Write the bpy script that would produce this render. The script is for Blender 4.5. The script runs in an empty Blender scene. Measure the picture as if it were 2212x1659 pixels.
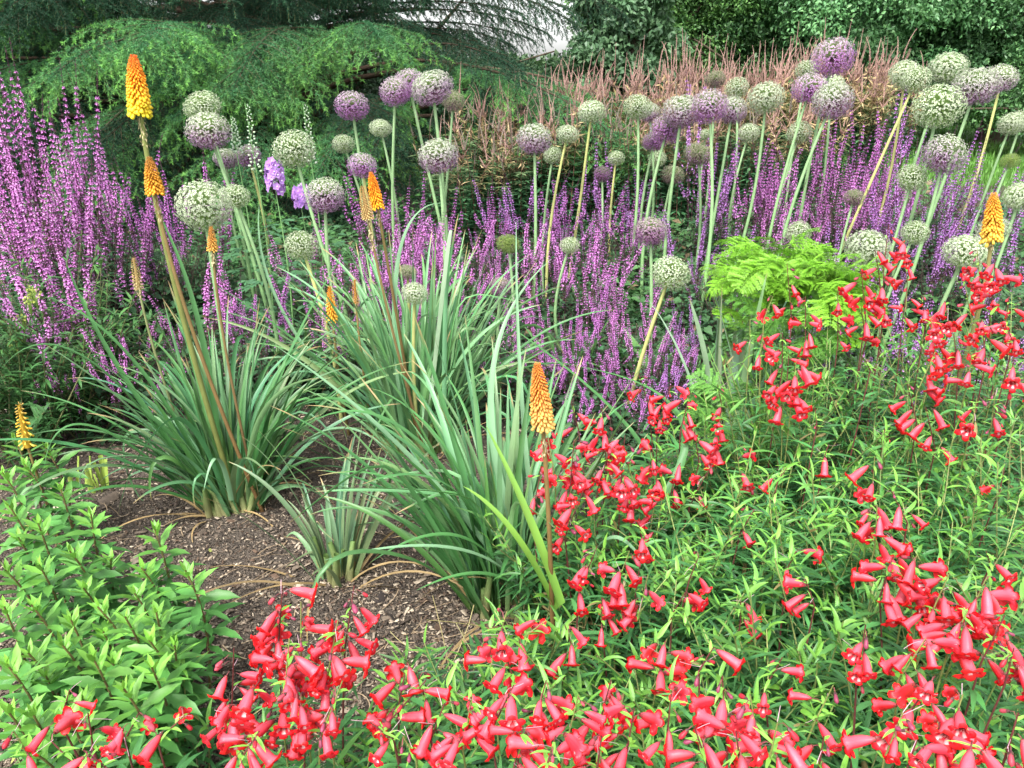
import bpy, math
import numpy as np
from mathutils import Vector, Matrix, Euler

# ---------------------------------------------------------------- camera, sky, sun
SC = bpy.context.scene
H = 1.5; PITCH = math.radians(21.5); FPX = 788.0
cam_d = bpy.data.cameras.new("camera"); cam = bpy.data.objects.new("camera", cam_d)
SC.collection.objects.link(cam); SC.camera = cam
cam.location = (0, 0, H); cam.rotation_euler = (math.radians(90) - PITCH, 0, 0)
cam_d.sensor_width = 36; cam_d.lens = 36 * FPX / 1024.0
cam_d.clip_start = 0.05; cam_d.clip_end = 2000
SUN_EL, SUN_AZ = math.radians(56), math.radians(205)      # azimuth measured clockwise from +Y
w = bpy.data.worlds.new("World"); SC.world = w; w.use_nodes = True
nt = w.node_tree; bg = nt.nodes["Background"]
sky = nt.nodes.new("ShaderNodeTexSky"); sky.sky_type = 'NISHITA'; sky.sun_disc = False
sky.sun_elevation = SUN_EL; sky.sun_rotation = SUN_AZ; sky.dust_density = 3.0; sky.air_density = 1.0
hs = nt.nodes.new("ShaderNodeHueSaturation"); hs.inputs["Saturation"].default_value = 0.18
nt.links.new(sky.outputs[0], hs.inputs["Color"]); nt.links.new(hs.outputs[0], bg.inputs[0])
bg.inputs[1].default_value = 0.15
sd = bpy.data.lights.new("sun", 'SUN'); sd.energy = 1.5; sd.angle = math.radians(16); sd.color = (1, 0.96, 0.9)
so = bpy.data.objects.new("sun", sd); SC.collection.objects.link(so)
sv = Vector((math.sin(SUN_AZ) * math.cos(SUN_EL), math.cos(SUN_AZ) * math.cos(SUN_EL), math.sin(SUN_EL)))
so.rotation_euler = sv.to_track_quat('Z', 'Y').to_euler(); so.location = (0, -5, 10)
SC.view_settings.view_transform = 'Standard'; SC.view_settings.look = 'None'
SC.view_settings.gamma = 1; SC.view_settings.exposure = 1.68
SC.cycles.max_bounces = 7; SC.cycles.diffuse_bounces = 4; SC.cycles.glossy_bounces = 2
SC.cycles.transmission_bounces = 4; SC.cycles.caustics_reflective = False; SC.cycles.caustics_refractive = False

# ---------------------------------------------------------------- helpers
rng = np.random.default_rng(7)
def U(a, b, n=None): return rng.uniform(a, b, n)
S_ = 1024 / 2212.0
def ray(ox, oy):
    u = (ox * S_ - 512) / FPX; v = (oy * S_ - 384) / FPX
    cp, sp = math.cos(PITCH), math.sin(PITCH)
    return np.array([u, cp - v * sp, -sp - v * cp])
def PY(ox, oy, Y):
    d = ray(ox, oy); return np.array([0, 0, H]) + d * (Y / d[1])
def PZ(ox, oy, z):
    d = ray(ox, oy); return np.array([0, 0, H]) + d * ((z - H) / d[2])
def gz(x, y):
    t = np.clip((np.asarray(y, float) - 4) / 4, 0, 1); return 0.2 * t * t * (3 - 2 * t)
def GX(x, y): return np.array([x, y, float(gz(x, y))])
def nrm(a): return a / np.maximum(np.linalg.norm(a, axis=-1, keepdims=True), 1e-9)
def C3(*c): return np.array(c, float)

class MB:
    """collects vertices, faces and a real surface colour per vertex, then links ONE mesh object"""
    def __init__(s): s.V = []; s.F = []; s.C = []; s.n = 0
    def add(s, V, F, C):
        V = np.asarray(V, float).reshape(-1, 3); C = np.asarray(C, float)
        if C.ndim == 1: C = np.tile(C, (len(V), 1))
        s.V.append(V); s.C.append(C.reshape(-1, 3)); s.F.append(np.asarray(F, np.int64) + s.n); s.n += len(V)
    def mesh(s, name, mat, smooth=True, origin=None):
        V = np.concatenate(s.V); C = np.concatenate(s.C)
        if origin is not None: V = V - np.asarray(origin)
        me = bpy.data.meshes.new(name)
        idx = np.concatenate([f.ravel() for f in s.F]); tot = np.concatenate([np.full(len(f), f.shape[1]) for f in s.F])
        st = np.concatenate([[0], np.cumsum(tot)[:-1]])
        me.vertices.add(len(V)); me.vertices.foreach_set("co", V.astype(np.float32).ravel())
        me.loops.add(len(idx)); me.loops.foreach_set("vertex_index", idx.astype(np.int32))
        me.polygons.add(len(tot)); me.polygons.foreach_set("loop_start", st.astype(np.int32)); me.polygons.foreach_set("loop_total", tot.astype(np.int32))
        if smooth: me.polygons.foreach_set("use_smooth", np.ones(len(tot), bool))
        me.update(calc_edges=True)
        a = me.color_attributes.new("Col", 'FLOAT_COLOR', 'POINT')
        a.data.foreach_set("color", np.concatenate([np.clip(C, 0, 1), np.ones((len(C), 1))], 1).astype(np.float32).ravel())
        me.materials.append(mat)
        return me
    def build(s, name, mat, parent=None, origin=None, smooth=True):
        me = s.mesh(name, mat, smooth, origin)
        return link(name, me, parent, origin)
    # --- vectorised shapes
    def ribbon(s, P, W, C, side=None, fold=0.0, twist=None):
        """P n,k,3 centre lines; W n,k half widths; C n,k,3 or 3"""
        n, k, _ = P.shape; T = nrm(np.gradient(P, axis=1))
        if side is None:
            side = np.cross(T, np.array([0, 0, 1.0]))
            flat = nrm(side[:, k // 2:k // 2 + 1] + 1e-6); side = nrm(side + flat * 0.15)
        if twist is not None:
            Nn = np.cross(side, T); a = twist[..., None]; side = side * np.cos(a) + Nn * np.sin(a)
        Nn = nrm(np.cross(side, T)); C = np.broadcast_to(C, (n, k, 3))
        if fold:
            L = P - side * W[..., None]; R = P + side * W[..., None]; M = P - Nn * (W * fold)[..., None]
            V = np.stack([L, M, R], 2); CC = np.stack([C, C * 1.0, C], 2); a = 3
        else:
            V = np.stack([P - side * W[..., None], P + side * W[..., None]], 2); CC = np.stack([C, C], 2); a = 2
        i = np.arange(n)[:, None, None] * k * a + np.arange(k - 1)[None, :, None] * a + np.arange(a - 1)[None, None]
        F = np.stack([i, i + 1, i + 1 + a, i + a], -1).reshape(-1, 4)
        s.add(V, F, CC.reshape(-1, 3))
    def tube(s, P, R, C, k=6):
        n, m, _ = P.shape; T = nrm(np.gradient(P, axis=1))
        ref = np.where(np.abs(T[..., 2:3]) > 0.9, np.array([1.0, 0.02, 0]), np.array([0.02, 0, 1.0]))
        ref = np.broadcast_to(ref[:, m // 2:m // 2 + 1], T.shape)
        A = nrm(np.cross(T, ref)); B = np.cross(T, A)
        th = np.arange(k) / k * 2 * np.pi
        V = P[:, :, None] + (A[:, :, None] * np.cos(th)[:, None] + B[:, :, None] * np.sin(th)[:, None]) * np.broadcast_to(R, (n, m))[:, :, None, None]
        C = np.broadcast_to(np.broadcast_to(C, (n, m, 3))[:, :, None], (n, m, k, 3))
        i = np.arange(n)[:, None, None] * m * k + np.arange(m - 1)[None, :, None] * k + np.arange(k)[None, None]
        j = np.arange(n)[:, None, None] * m * k + np.arange(m - 1)[None, :, None] * k + ((np.arange(k) + 1) % k)[None, None]
        s.add(V, np.stack([i, j, j + k, i + k], -1).reshape(-1, 4), C.reshape(-1, 3))
    def leaves(s, P, D, N, L, W, C, bow=0.15, belly=0.45, tipC=1.0):
        """flat four-cornered leaves with a dropped tip, two faces folded on the midrib"""
        P = np.asarray(P); n = len(P); D = nrm(D); sd = nrm(np.cross(D, N)); N = np.cross(sd, D)
        L = np.broadcast_to(L, (n,))[:, None]; W = np.broadcast_to(W, (n,))[:, None]
        mid = P + D * L * belly + N * L * bow
        tip = P + D * L - N * L * bow * 0.4
        V = np.stack([P, mid - sd * W / 2 , tip, mid + sd * W / 2, mid - N * W * 0.18], 1)
        b = np.arange(n)[:, None] * 5
        F = np.concatenate([b + np.array([0, 4, 1]), b + np.array([4, 2, 1]), b + np.array([0, 3, 4]), b + np.array([4, 3, 2])])
        C = np.broadcast_to(C, (n, 3)); s.add(V, F, np.repeat(C, 5, axis=0))
    def stamp(s, tv, tf, tc, P, X, Y, Z, S, C=None):
        """copies of a template: columns X,Y,Z are its axes"""
        n = len(P); S = np.broadcast_to(S, (n,)) if np.ndim(S) < 2 else S
        tvs = tv[None] * (S[:, None, None] if S.ndim == 1 else S[:, None, :])
        V = P[:, None] + tvs[..., 0:1] * X[:, None] + tvs[..., 1:2] * Y[:, None] + tvs[..., 2:3] * Z[:, None]
        cc = np.broadcast_to(tc, (n, len(tv), 3)) if C is None else np.broadcast_to(tc, (n, len(tv), 3)) * C[:, None]
        F = (tf[None] + (np.arange(n) * len(tv))[:, None, None]).reshape(-1, tf.shape[1])
        s.add(V, F, cc.reshape(-1, 3))

def frames(Z, roll=None):
    Z = nrm(Z); ref = np.where(np.abs(Z[:, 2:3]) > 0.95, np.array([1.0, 0, 0]), np.array([0, 0, 1.0]))
    X = nrm(np.cross(ref, Z)); Y = np.cross(Z, X)
    if roll is not None:
        c, q = np.cos(roll)[:, None], np.sin(roll)[:, None]; X, Y = X * c + Y * q, Y * c - X * q
    return X, Y, Z
def arch(B, az, e0, L, bend, k=10, p=1.4, kink=None, sk=None, wob=0.0):
    """n paths from B: azimuth az, start elevation e0, bending down by `bend` along the length"""
    n = len(B); t = (np.arange(k - 1) + 0.5) / (k - 1)
    e = e0[:, None] - bend[:, None] * t[None] ** p
    if kink is not None: e = e - kink[:, None] / (1 + np.exp(-(t[None] - sk[:, None]) / 0.03))
    a = az[:, None] + wob * (rng.normal(size=(n, 1)) * t[None])
    d = np.stack([np.sin(a) * np.cos(e), np.cos(a) * np.cos(e), np.sin(e)], -1) * (L / (k - 1))[:, None, None]
    P = np.zeros((n, k, 3)); P[:, 0] = B; P[:, 1:] = B[:, None] + np.cumsum(d, 1)
    return P
def jit(c, n, v=0.2, h=0.06):
    c = np.asarray(c, float); return c * (1 + U(-v, v, (n, 1))) * (1 + U(-h, h, (n, 3)))
def sph(n):
    v = rng.normal(size=(n, 3)); return nrm(v)
def lathe(prof, k=8):
    """prof list of (radius, z) -> template verts / quads"""
    th = np.arange(k) / k * 2 * np.pi
    V = np.array([[r * math.cos(a), r * math.sin(a), z] for r, z in prof for a in th]); F = []
    for i in range(len(prof) - 1):
        for j in range(k): F.append((i * k + j, i * k + (j + 1) % k, (i + 1) * k + (j + 1) % k, (i + 1) * k + j))
    return V, np.array(F)

COL = SC.collection
def link(name, data, parent=None, origin=None):
    o = bpy.data.objects.new(name, data); COL.objects.link(o)
    if origin is not None:
        o.location = Vector(origin) - (Vector(parent['_w']) if parent is not None and '_w' in parent else Vector((0, 0, 0)))
    if parent is not None: o.parent = parent
    return o
def thing(name, label, cat, loc, group=None):
    o = bpy.data.objects.new(name, None); COL.objects.link(o); o.location = loc; o.empty_display_size = 0.05
    o['_w'] = [float(c) for c in loc]; o['label'] = label; o['category'] = cat
    if group: o['group'] = group
    return o
def tag(o, label, cat, group=None, kind=None):
    o['label'] = label; o['category'] = cat
    if group: o['group'] = group
    if kind: o['kind'] = kind
    return o
def part(name, me, parent, loc, rot=(0, 0, 0), scale=1.0, label=None):
    """a child sharing mesh data; loc is relative to the parent"""
    o = bpy.data.objects.new(name, me); COL.objects.link(o); o.parent = parent
    o.location = loc; o.rotation_euler = rot; o.scale = (scale,) * 3 if np.isscalar(scale) else scale
    if label: o['label'] = label
    return o

# ---------------------------------------------------------------- materials
def plant_mat(name, rough=0.5, trans=0.25, spec=0.4, var=0.12, nscale=40, tint=(1, 1, 1), streak=False, bump=0.0):
    m = bpy.data.materials.new(name); m.use_nodes = True; t = m.node_tree; N = t.nodes; Lk = t.links
    b = N["Principled BSDF"]; out = N["Material Output"]
    at = N.new("ShaderNodeAttribute"); at.attribute_name = "Col"
    tc = N.new("ShaderNodeTexCoord"); nz = N.new("ShaderNodeTexNoise"); nz.inputs["Scale"].default_value = nscale; nz.inputs["Detail"].default_value = 3
    Lk.new(tc.outputs["Object"], nz.inputs["Vector"])
    mr = N.new("ShaderNodeMapRange"); mr.inputs["From Min"].default_value = 0.3; mr.inputs["From Max"].default_value = 0.7
    mr.inputs["To Min"].default_value = 1 - var; mr.inputs["To Max"].default_value = 1 + var; Lk.new(nz.outputs["Fac"], mr.inputs["Value"])
    oi = N.new("ShaderNodeObjectInfo"); m2 = N.new("ShaderNodeMapRange"); m2.inputs["To Min"].default_value = 1 - var; m2.inputs["To Max"].default_value = 1 + var
    Lk.new(oi.outputs["Random"], m2.inputs["Value"])
    mu = N.new("ShaderNodeMath"); mu.operation = 'MULTIPLY'; Lk.new(mr.outputs[0], mu.inputs[0]); Lk.new(m2.outputs[0], mu.inputs[1])
    vm = N.new("ShaderNodeVectorMath"); vm.operation = 'SCALE'; Lk.new(at.outputs["Color"], vm.inputs[0]); Lk.new(mu.outputs[0], vm.inputs["Scale"])
    v2 = N.new("ShaderNodeVectorMath"); v2.operation = 'MULTIPLY'; v2.inputs[1].default_value = tint; Lk.new(vm.outputs[0], v2.inputs[0])
    col = v2.outputs[0]
    Lk.new(col, b.inputs["Base Color"]); b.inputs["Roughness"].default_value = rough; b.inputs["Specular IOR Level"].default_value = spec
    if bump:
        bp = N.new("ShaderNodeBump"); bp.inputs["Strength"].default_value = bump; bp.inputs["Distance"].default_value = 0.002
        Lk.new(nz.outputs["Fac"], bp.inputs["Height"]); Lk.new(bp.outputs[0], b.inputs["Normal"])
    if trans:
        tr = N.new("ShaderNodeBsdfTranslucent"); Lk.new(col, tr.inputs["Color"]); mx = N.new("ShaderNodeMixShader"); mx.inputs[0].default_value = trans
        Lk.new(b.outputs[0], mx.inputs[1]); Lk.new(tr.outputs[0], mx.inputs[2]); Lk.new(mx.outputs[0], out.inputs["Surface"])
    return m
M = dict(
    strap=plant_mat("strap_leaf", 0.42, 0.18, 0.5, 0.14, 9),
    leaf=plant_mat("leaf", 0.45, 0.25, 0.45, 0.18, 30),
    dull=plant_mat("dull_leaf", 0.65, 0.25, 0.25, 0.2, 14),
    needle=plant_mat("needles", 0.6, 0.08, 0.25, 0.15, 4),
    petal=plant_mat("petal", 0.5, 0.3, 0.3, 0.1, 60),
    globe=plant_mat("globe_floret", 0.6, 0.45, 0.2, 0.08, 60),
    red=plant_mat("red_petal", 0.42, 0.3, 0.35, 0.12, 60),
    stem=plant_mat("stem", 0.5, 0.0, 0.35, 0.12, 30),
    wood=plant_mat("bark", 0.9, 0.0, 0.1, 0.3, 12, bump=0.6),
    chips=plant_mat("bark_chips", 0.85, 0.0, 0.2, 0.25, 60),
)
# ---------------------------------------------------------------- ground
def grid_mesh(name, xs, ys, zf, mat):
    X, Y = np.meshgrid(xs, ys); Z = zf(X, Y); nx, ny = len(xs), len(ys)
    i = np.arange(ny - 1)[:, None] * nx + np.arange(nx - 1)[None]
    F = np.stack([i, i + 1, i + 1 + nx, i + nx], -1).reshape(-1, 4)
    b = MB(); b.add(np.stack([X, Y, Z], -1), F, C3(.1, .1, .1)); return link(name, b.mesh(name, mat))
def proc_mat(name, cols, scales, rough=0.9, bump=0.5, dist=0.01):
    m = bpy.data.materials.new(name); m.use_nodes = True; t = m.node_tree; N = t.nodes; Lk = t.links; b = N["Principled BSDF"]
    tc = N.new("ShaderNodeTexCoord"); prev = None
    n1 = N.new("ShaderNodeTexNoise"); n1.inputs["Scale"].default_value = scales[0]; n1.inputs["Detail"].default_value = 8; n1.inputs["Roughness"].default_value = .7
    vo = N.new("ShaderNodeTexVoronoi"); vo.inputs["Scale"].default_value = scales[1]
    Lk.new(tc.outputs["Object"], n1.inputs["Vector"]); Lk.new(tc.outputs["Object"], vo.inputs["Vector"])
    r = N.new("ShaderNodeValToRGB"); r.color_ramp.elements[0].position = .3; r.color_ramp.elements[1].position = .7
    r.color_ramp.elements[0].color = (*cols[0], 1); r.color_ramp.elements[1].color = (*cols[1], 1)
    Lk.new(n1.outputs["Fac"], r.inputs[0])
    r2 = N.new("ShaderNodeValToRGB"); r2.color_ramp.elements[0].color = (*cols[2], 1); r2.color_ramp.elements[1].color = (*cols[3], 1)
    sp = N.new("ShaderNodeSeparateColor"); Lk.new(vo.outputs["Color"], sp.inputs[0]); Lk.new(sp.outputs[0], r2.inputs[0])
    mx = N.new("ShaderNodeMix"); mx.data_type = 'RGBA'; mx.inputs[0].default_value = .5
    Lk.new(r.outputs[0], mx.inputs[6]); Lk.new(r2.outputs[0], mx.inputs[7]); Lk.new(mx.outputs[2], b.inputs["Base Color"])
    b.inputs["Roughness"].default_value = rough; b.inputs["Specular IOR Level"].default_value = .2
    ad = N.new("ShaderNodeMath"); ad.operation = 'ADD'; Lk.new(n1.outputs["Fac"], ad.inputs[0]); Lk.new(vo.outputs["Distance"], ad.inputs[1])
    bp = N.new("ShaderNodeBump"); bp.inputs["Strength"].default_value = bump; bp.inputs["Distance"].default_value = dist
    Lk.new(ad.outputs[0], bp.inputs["Height"]); Lk.new(bp.outputs[0], b.inputs["Normal"]); return m
ys = np.concatenate([[-60, -10, 0], np.arange(3.6, 8.6, .2), [10, 14, 20, 30, 50, 80, 160, 400, 900]])
g = grid_mesh("lawn", np.array([-900, -60, -20, 0, 20, 60, 900.]), ys, lambda X, Y: gz(X, Y), proc_mat("lawn_green", [(.04, .1, .015), (.09, .2, .03), (.05, .12, .02), (.08, .18, .03)], (8, 60), .8, .6, .02))
g['kind'] = 'structure'
bx = np.arange(-7, 8.01, .05); by = np.arange(.2, 10.01, .05)
def bedz(X, Y):
    r2 = np.random.default_rng(3); z = gz(X, Y); n = 0
    for k in range(14):
        a, f, p = r2.uniform(0, 6.28), r2.uniform(1.5, 19), r2.uniform(0, 6.28)
        n = n + .0055 / f ** .4 * (1 + np.sin((X * math.cos(a) + Y * math.sin(a)) * f + p))
    e = np.minimum.reduce([(X + 7), (8 - X), (Y - .2), (10 - Y)]); return z + .006 + n * np.clip(e / .5, 0, 1)
bed = grid_mesh("soil_bed", bx, by, bedz, proc_mat("mulch_soil", [(.043, .035, .029), (.14, .115, .092), (.038, .031, .026), (.19, .155, .124)], (25, 170), .9, .9, .012))
bed['kind'] = 'structure'

# bark chips, sticks and shreds lying on the soil (nobody could count them)
n = 100000
ox = np.concatenate([U(-300, 1500, 66000), U(1500, 2900, 34000)]); oy = U(640, 1720, n)
D = np.stack([ray(a, b) for a, b in zip(ox, oy)]); P = np.array([0, 0, H]) + D * ((0.02 - H) / D[:, 2:3])
P[:, 2] = bedz(P[:, 0], P[:, 1]) + U(.0, .008, n)
L = np.exp(rng.normal(-4.75, .5, n)); W = L * U(.18, .6, n); T = U(.0008, .003, n); a = U(0, 6.28, n)
Z = nrm(np.stack([rng.normal(0, .3, n), rng.normal(0, .3, n), np.ones(n)], -1)); X, Y, Z = frames(Z, a)
box = np.array([[-.5, -.5, 0], [.45, -.4, 0], [.5, .5, 0], [-.4, .42, 0], [-.46, -.46, 1], [.4, -.36, 1], [.46, .44, 1], [-.36, .4, 1], ], float)
bf = np.array([[4, 5, 6, 7], [0, 1, 5, 4], [1, 2, 6, 5], [2, 3, 7, 6], [3, 0, 4, 7]])
pal = np.array([[.056, .043, .034], [.1, .078, .06], [.155, .122, .092], [.25, .2, .15], [.4, .33, .25], [.025, .02, .018], [.09, .06, .042]])
cc = pal[rng.choice(7, n, p=[.17, .2, .21, .15, .08, .08, .11])] * U(.8, 1.2, (n, 1))
L[:260] = U(.012, .034, 260); W[:260] = L[:260] * U(.2, .7, 260); cc[:260] = pal[rng.choice([0, 1, 2, 3], 260)]
mb = MB(); mb.stamp(box, bf, C3(1, 1, 1), P, X, Y, Z, np.stack([L, W, T], -1), cc)
n = 260
ox = U(0, 1200, n); oy = U(800, 1700, n); D = np.stack([ray(a, b) for a, b in zip(ox, oy)]); P = np.array([0, 0, H]) + D * ((0.03 - H) / D[:, 2:3])
P[:, 2] = bedz(P[:, 0], P[:, 1]) + U(.004, .012, n)
pp = arch(P, U(0, 6.28, n), U(-.05, .15, n), U(.03, .14, n), U(-.1, .5, n), k=6, wob=.8)
pp[:, :, 2] = np.maximum(pp[:, :, 2], bedz(pp[:, :, 0], pp[:, :, 1]) + .005)
mb.ribbon(pp, np.broadcast_to(U(.0006, .0018, n)[:, None], (n, 6)), np.array([[.34, .25, .16]]) * U(.5, 1.1, (n, 1, 1)))
o = mb.build("bark_mulch", M['chips'], smooth=False); tag(o, 'brown bark chips and dry straw strewn over the soil of the bed', 'mulch', kind='stuff')

# lawn blades beyond the bed on the right
n = 26000
P = np.stack([U(2.5, 12, n), U(8, 22, n) , np.zeros(n)], -1); P[:, 2] = gz(P[:, 0], P[:, 1])
mb = MB(); az = U(0, 6.28, n); Dv = nrm(np.stack([np.sin(az) * .5, np.cos(az) * .5, np.ones(n)], -1))
mb.leaves(P, Dv, nrm(np.stack([np.sin(az), np.cos(az), -.4 + 0 * az], -1)), U(.06, .16, n), U(.008, .02, n), jit((.1, .24, .035), n, .3))
o = mb.build("lawn_grass", M['leaf']); tag(o, 'bright green rough grass beyond the flower bed at the far right', 'grass', kind='stuff')

# ---------------------------------------------------------------- distant woods
mb = MB()
for k in range(150):
    x = U(-45, 60); y = 62 + U(-6, 10); n = 420; s = sph(n); r = np.array([U(2, 4), 2, U(.9, 1.7)])
    P = np.array([x, y, 1.0]) + s * r; mb.leaves(P, nrm(sph(n) + s * .4), nrm(s + [0, 0, .6]), U(.35, .8, n), U(.3, .5, n), jit((.07, .13, .05), n, .3))
o = mb.build("distant_woods", M['leaf']); tag(o, 'low far line of pale green trees beyond the lawn', 'woodland', kind='stuff')

# ---------------------------------------------------------------- cedar
def bough_mesh(L, seed, dens=1.0, lit_tone=True):
    global rng
    keep = rng; rng = np.random.default_rng(seed); mb = MB(); wd = MB()
    ax = arch(np.zeros((1, 3)), np.array([0.]), np.array([U(.05, .3)]), np.array([L]), np.array([U(.35, .7)]), k=24, p=1.5, wob=.2)[0]
    T = nrm(np.gradient(ax, axis=0)); nb = int(L / .075)
    s = np.linspace(.04, .995, nb); idx = s * 23; i0 = np.clip(idx.astype(int), 0, 22); f = (idx - i0)[:, None]
    B = ax[i0] * (1 - f) + ax[i0 + 1] * f; sg = np.where(np.arange(nb) % 2, 1, -1)
    bl = (.25 + .8 * np.sin(np.clip(s * 1.05, 0, 1) * np.pi) ** .7) * U(.6, 1.15, nb) * (L / 3.2) ** .5
    az = sg * U(.75, 1.25, nb) * (1 - .5 * s); e0 = U(-.15, .3, nb) - .25 * s
    br = arch(B, az, e0, bl, U(.3, 1.1, nb), k=10, p=1.1, wob=.25)
    wd.tube(ax[None], np.linspace(.02, .003, 24)[None] * L / 3, C3(.07, .05, .035), k=6)
    wd.tube(br, np.linspace(.004, .0014, 10)[None], C3(.06, .05, .03), k=4)
    TP, TA, TE, TL, TN = [], [], [], [], []
    for j in range(nb):
        m = max(3, int(bl[j] / .05 * dens)); q = np.linspace(.08, 1, m) * 8.99; a = q.astype(int); fr = (q - a)[:, None]
        TP.append(br[j][a] * (1 - fr) + br[j][np.minimum(a + 1, 9)] * fr)
        side = np.where(np.arange(m) % 2, 1, -1)
        TA.append(az[j] + side * U(.4, 1.1, m)); TE.append(U(-.85, .2, m) - .3 * (q / 9)); TL.append(U(.07, .19, m)); TN.append(q / 9)
    TP = np.concatenate(TP); TA = np.concatenate(TA); TE = np.concatenate(TE); TL = np.concatenate(TL); TN = np.concatenate(TN); n = len(TP)
    tw = arch(TP, TA, TE, TL, U(0, .9, n), k=7)
    wd.ribbon(tw, np.full((n, 7), .0012), C3(.13, .12, .05))
    K = 52; q = U(0, 5.99, (n, K)); a = q.astype(int); fr = (q - a)[..., None]; ii = np.arange(n)[:, None]
    NP = (tw[ii, a] * (1 - fr) + tw[ii, a + 1] * fr).reshape(-1, 3); Tt = nrm(tw[ii, a + 1] - tw[ii, a]).reshape(-1, 3)
    Kb = 80; qb = U(0, 8.99, (nb, Kb)); ab = qb.astype(int); ib = np.arange(nb)[:, None]; Pb = (br[ib, ab] + (br[ib, ab + 1] - br[ib, ab]) * (qb - ab)[..., None]).reshape(-1, 3)
    qa = U(1, 22.99, 2600); aa = qa.astype(int); Pa = ax[aa] + (ax[aa + 1] - ax[aa]) * (qa - aa)[:, None]
    xT = np.concatenate([nrm(br[ib, ab + 1] - br[ib, ab]).reshape(-1, 3), T[aa]]); xn = np.concatenate([Pb, Pa]); tipx = np.concatenate([qb.ravel() / 9, qa * 0]) * .5
    NP = np.concatenate([NP, xn]); Tt = np.concatenate([Tt, xT])
    nd = nrm(sph(len(NP)) * .8 + Tt * .75 + np.array([0, 0, .15])); tip = np.concatenate([np.repeat(TN, K) * (q.ravel() / 6), tipx])
    c = (np.array([.05, .17, .07]) * (1 - tip[:, None]) + np.array([.2, .47, .09]) * tip[:, None]) if lit_tone else (np.array([.018, .06, .032]) * (1 - tip[:, None]) + np.array([.03, .1, .045]) * tip[:, None])  # tips are fresh growth; the dark set has deep shade put into its colour
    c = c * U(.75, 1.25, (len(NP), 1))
    Ln = U(.026, .044, len(NP)); sd = nrm(np.cross(nd, sph(len(NP)))) * .0028
    V = np.stack([NP - sd, NP + sd, NP + nd * Ln[:, None]], 1); mb.add(V, np.arange(len(NP) * 3).reshape(-1, 3), np.repeat(c, 3, 0))
    rng = keep
    return mb.mesh("bough_needles", M['needle'], False), wd.mesh("bough_wood", M['wood'])
BM = [bough_mesh(L, 50 + i) for i, L in enumerate([3.3, 2.8, 3.6, 2.4])] + [bough_mesh(3.0, 60, .45, False)] + [bough_mesh(L, 65 + i, 1.0, False) for i, L in enumerate([3.3, 2.8])]  # bright boughs for the lit tier, then darkened ones with shade painted in
def cedar(loc, name, label, specs, height, r0):
    t = thing(name, label, 'tree', loc)
    mb = MB(); k = 14; zz = np.linspace(0, height, k); P = np.stack([.12 * np.sin(zz), .08 * np.cos(zz * .8), zz], -1)[None]
    mb.tube(P, (r0 * (1 - zz / height * .85) + .12 * np.exp(-zz * 2))[None], C3(.1, .07, .05), k=14)
    link("trunk", mb.mesh("trunk", M['wood']), t)
    for (x, y, z, rz, tilt, sc, k) in specs:     # world start of the bough
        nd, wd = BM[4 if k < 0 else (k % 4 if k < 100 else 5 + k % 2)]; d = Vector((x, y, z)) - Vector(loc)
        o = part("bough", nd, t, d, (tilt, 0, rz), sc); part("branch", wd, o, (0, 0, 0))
    # limbs out to where the boughs start
    lm = MB()
    for (x, y, z, rz, tilt, sc, k) in specs:
        e = np.array([x, y, z]) - np.array(loc); d = math.hypot(e[0], e[1])
        if d > .35:
            s0 = np.array([0, 0, max(.3, e[2] - .25 * d + .1)]); q = np.linspace(0, 1, 6)[:, None]
            lm.tube((s0 * (1 - q) + e * q + np.array([0, 0, .12]) * np.sin(q * 3.1))[None], np.linspace(.05, .022, 6)[None], C3(.07, .05, .035), k=6)
    if lm.V: link("limbs", lm.mesh("limbs", M['wood']), t)
    return t
loc = (-3.2, 10.2, gz(0, 10)); loc = (loc[0], loc[1], float(loc[2])); sp = []
def az_to(x, y, tx, ty): return -math.atan2(tx - x, ty - y)
# boughs reaching towards the bed: start point, tip target
r_ = np.random.default_rng(11)
def bo(ox, oy, Y, rz, tilt=0.0, sc=1.0, k=0):
    f_ = tilt > -3 and 60 < oy; p = PY(ox, oy + (r_.uniform(-6, 26) if f_ else 0), Y + (r_.uniform(-.5, .7) if f_ else 0)); tilt = tilt - (r_.uniform(2, 20) if f_ else 0); rz = rz + (r_.uniform(-14, 14) if f_ else 0); sp.append((p[0], p[1], p[2], math.radians(rz), math.radians(tilt), sc, k))
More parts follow.
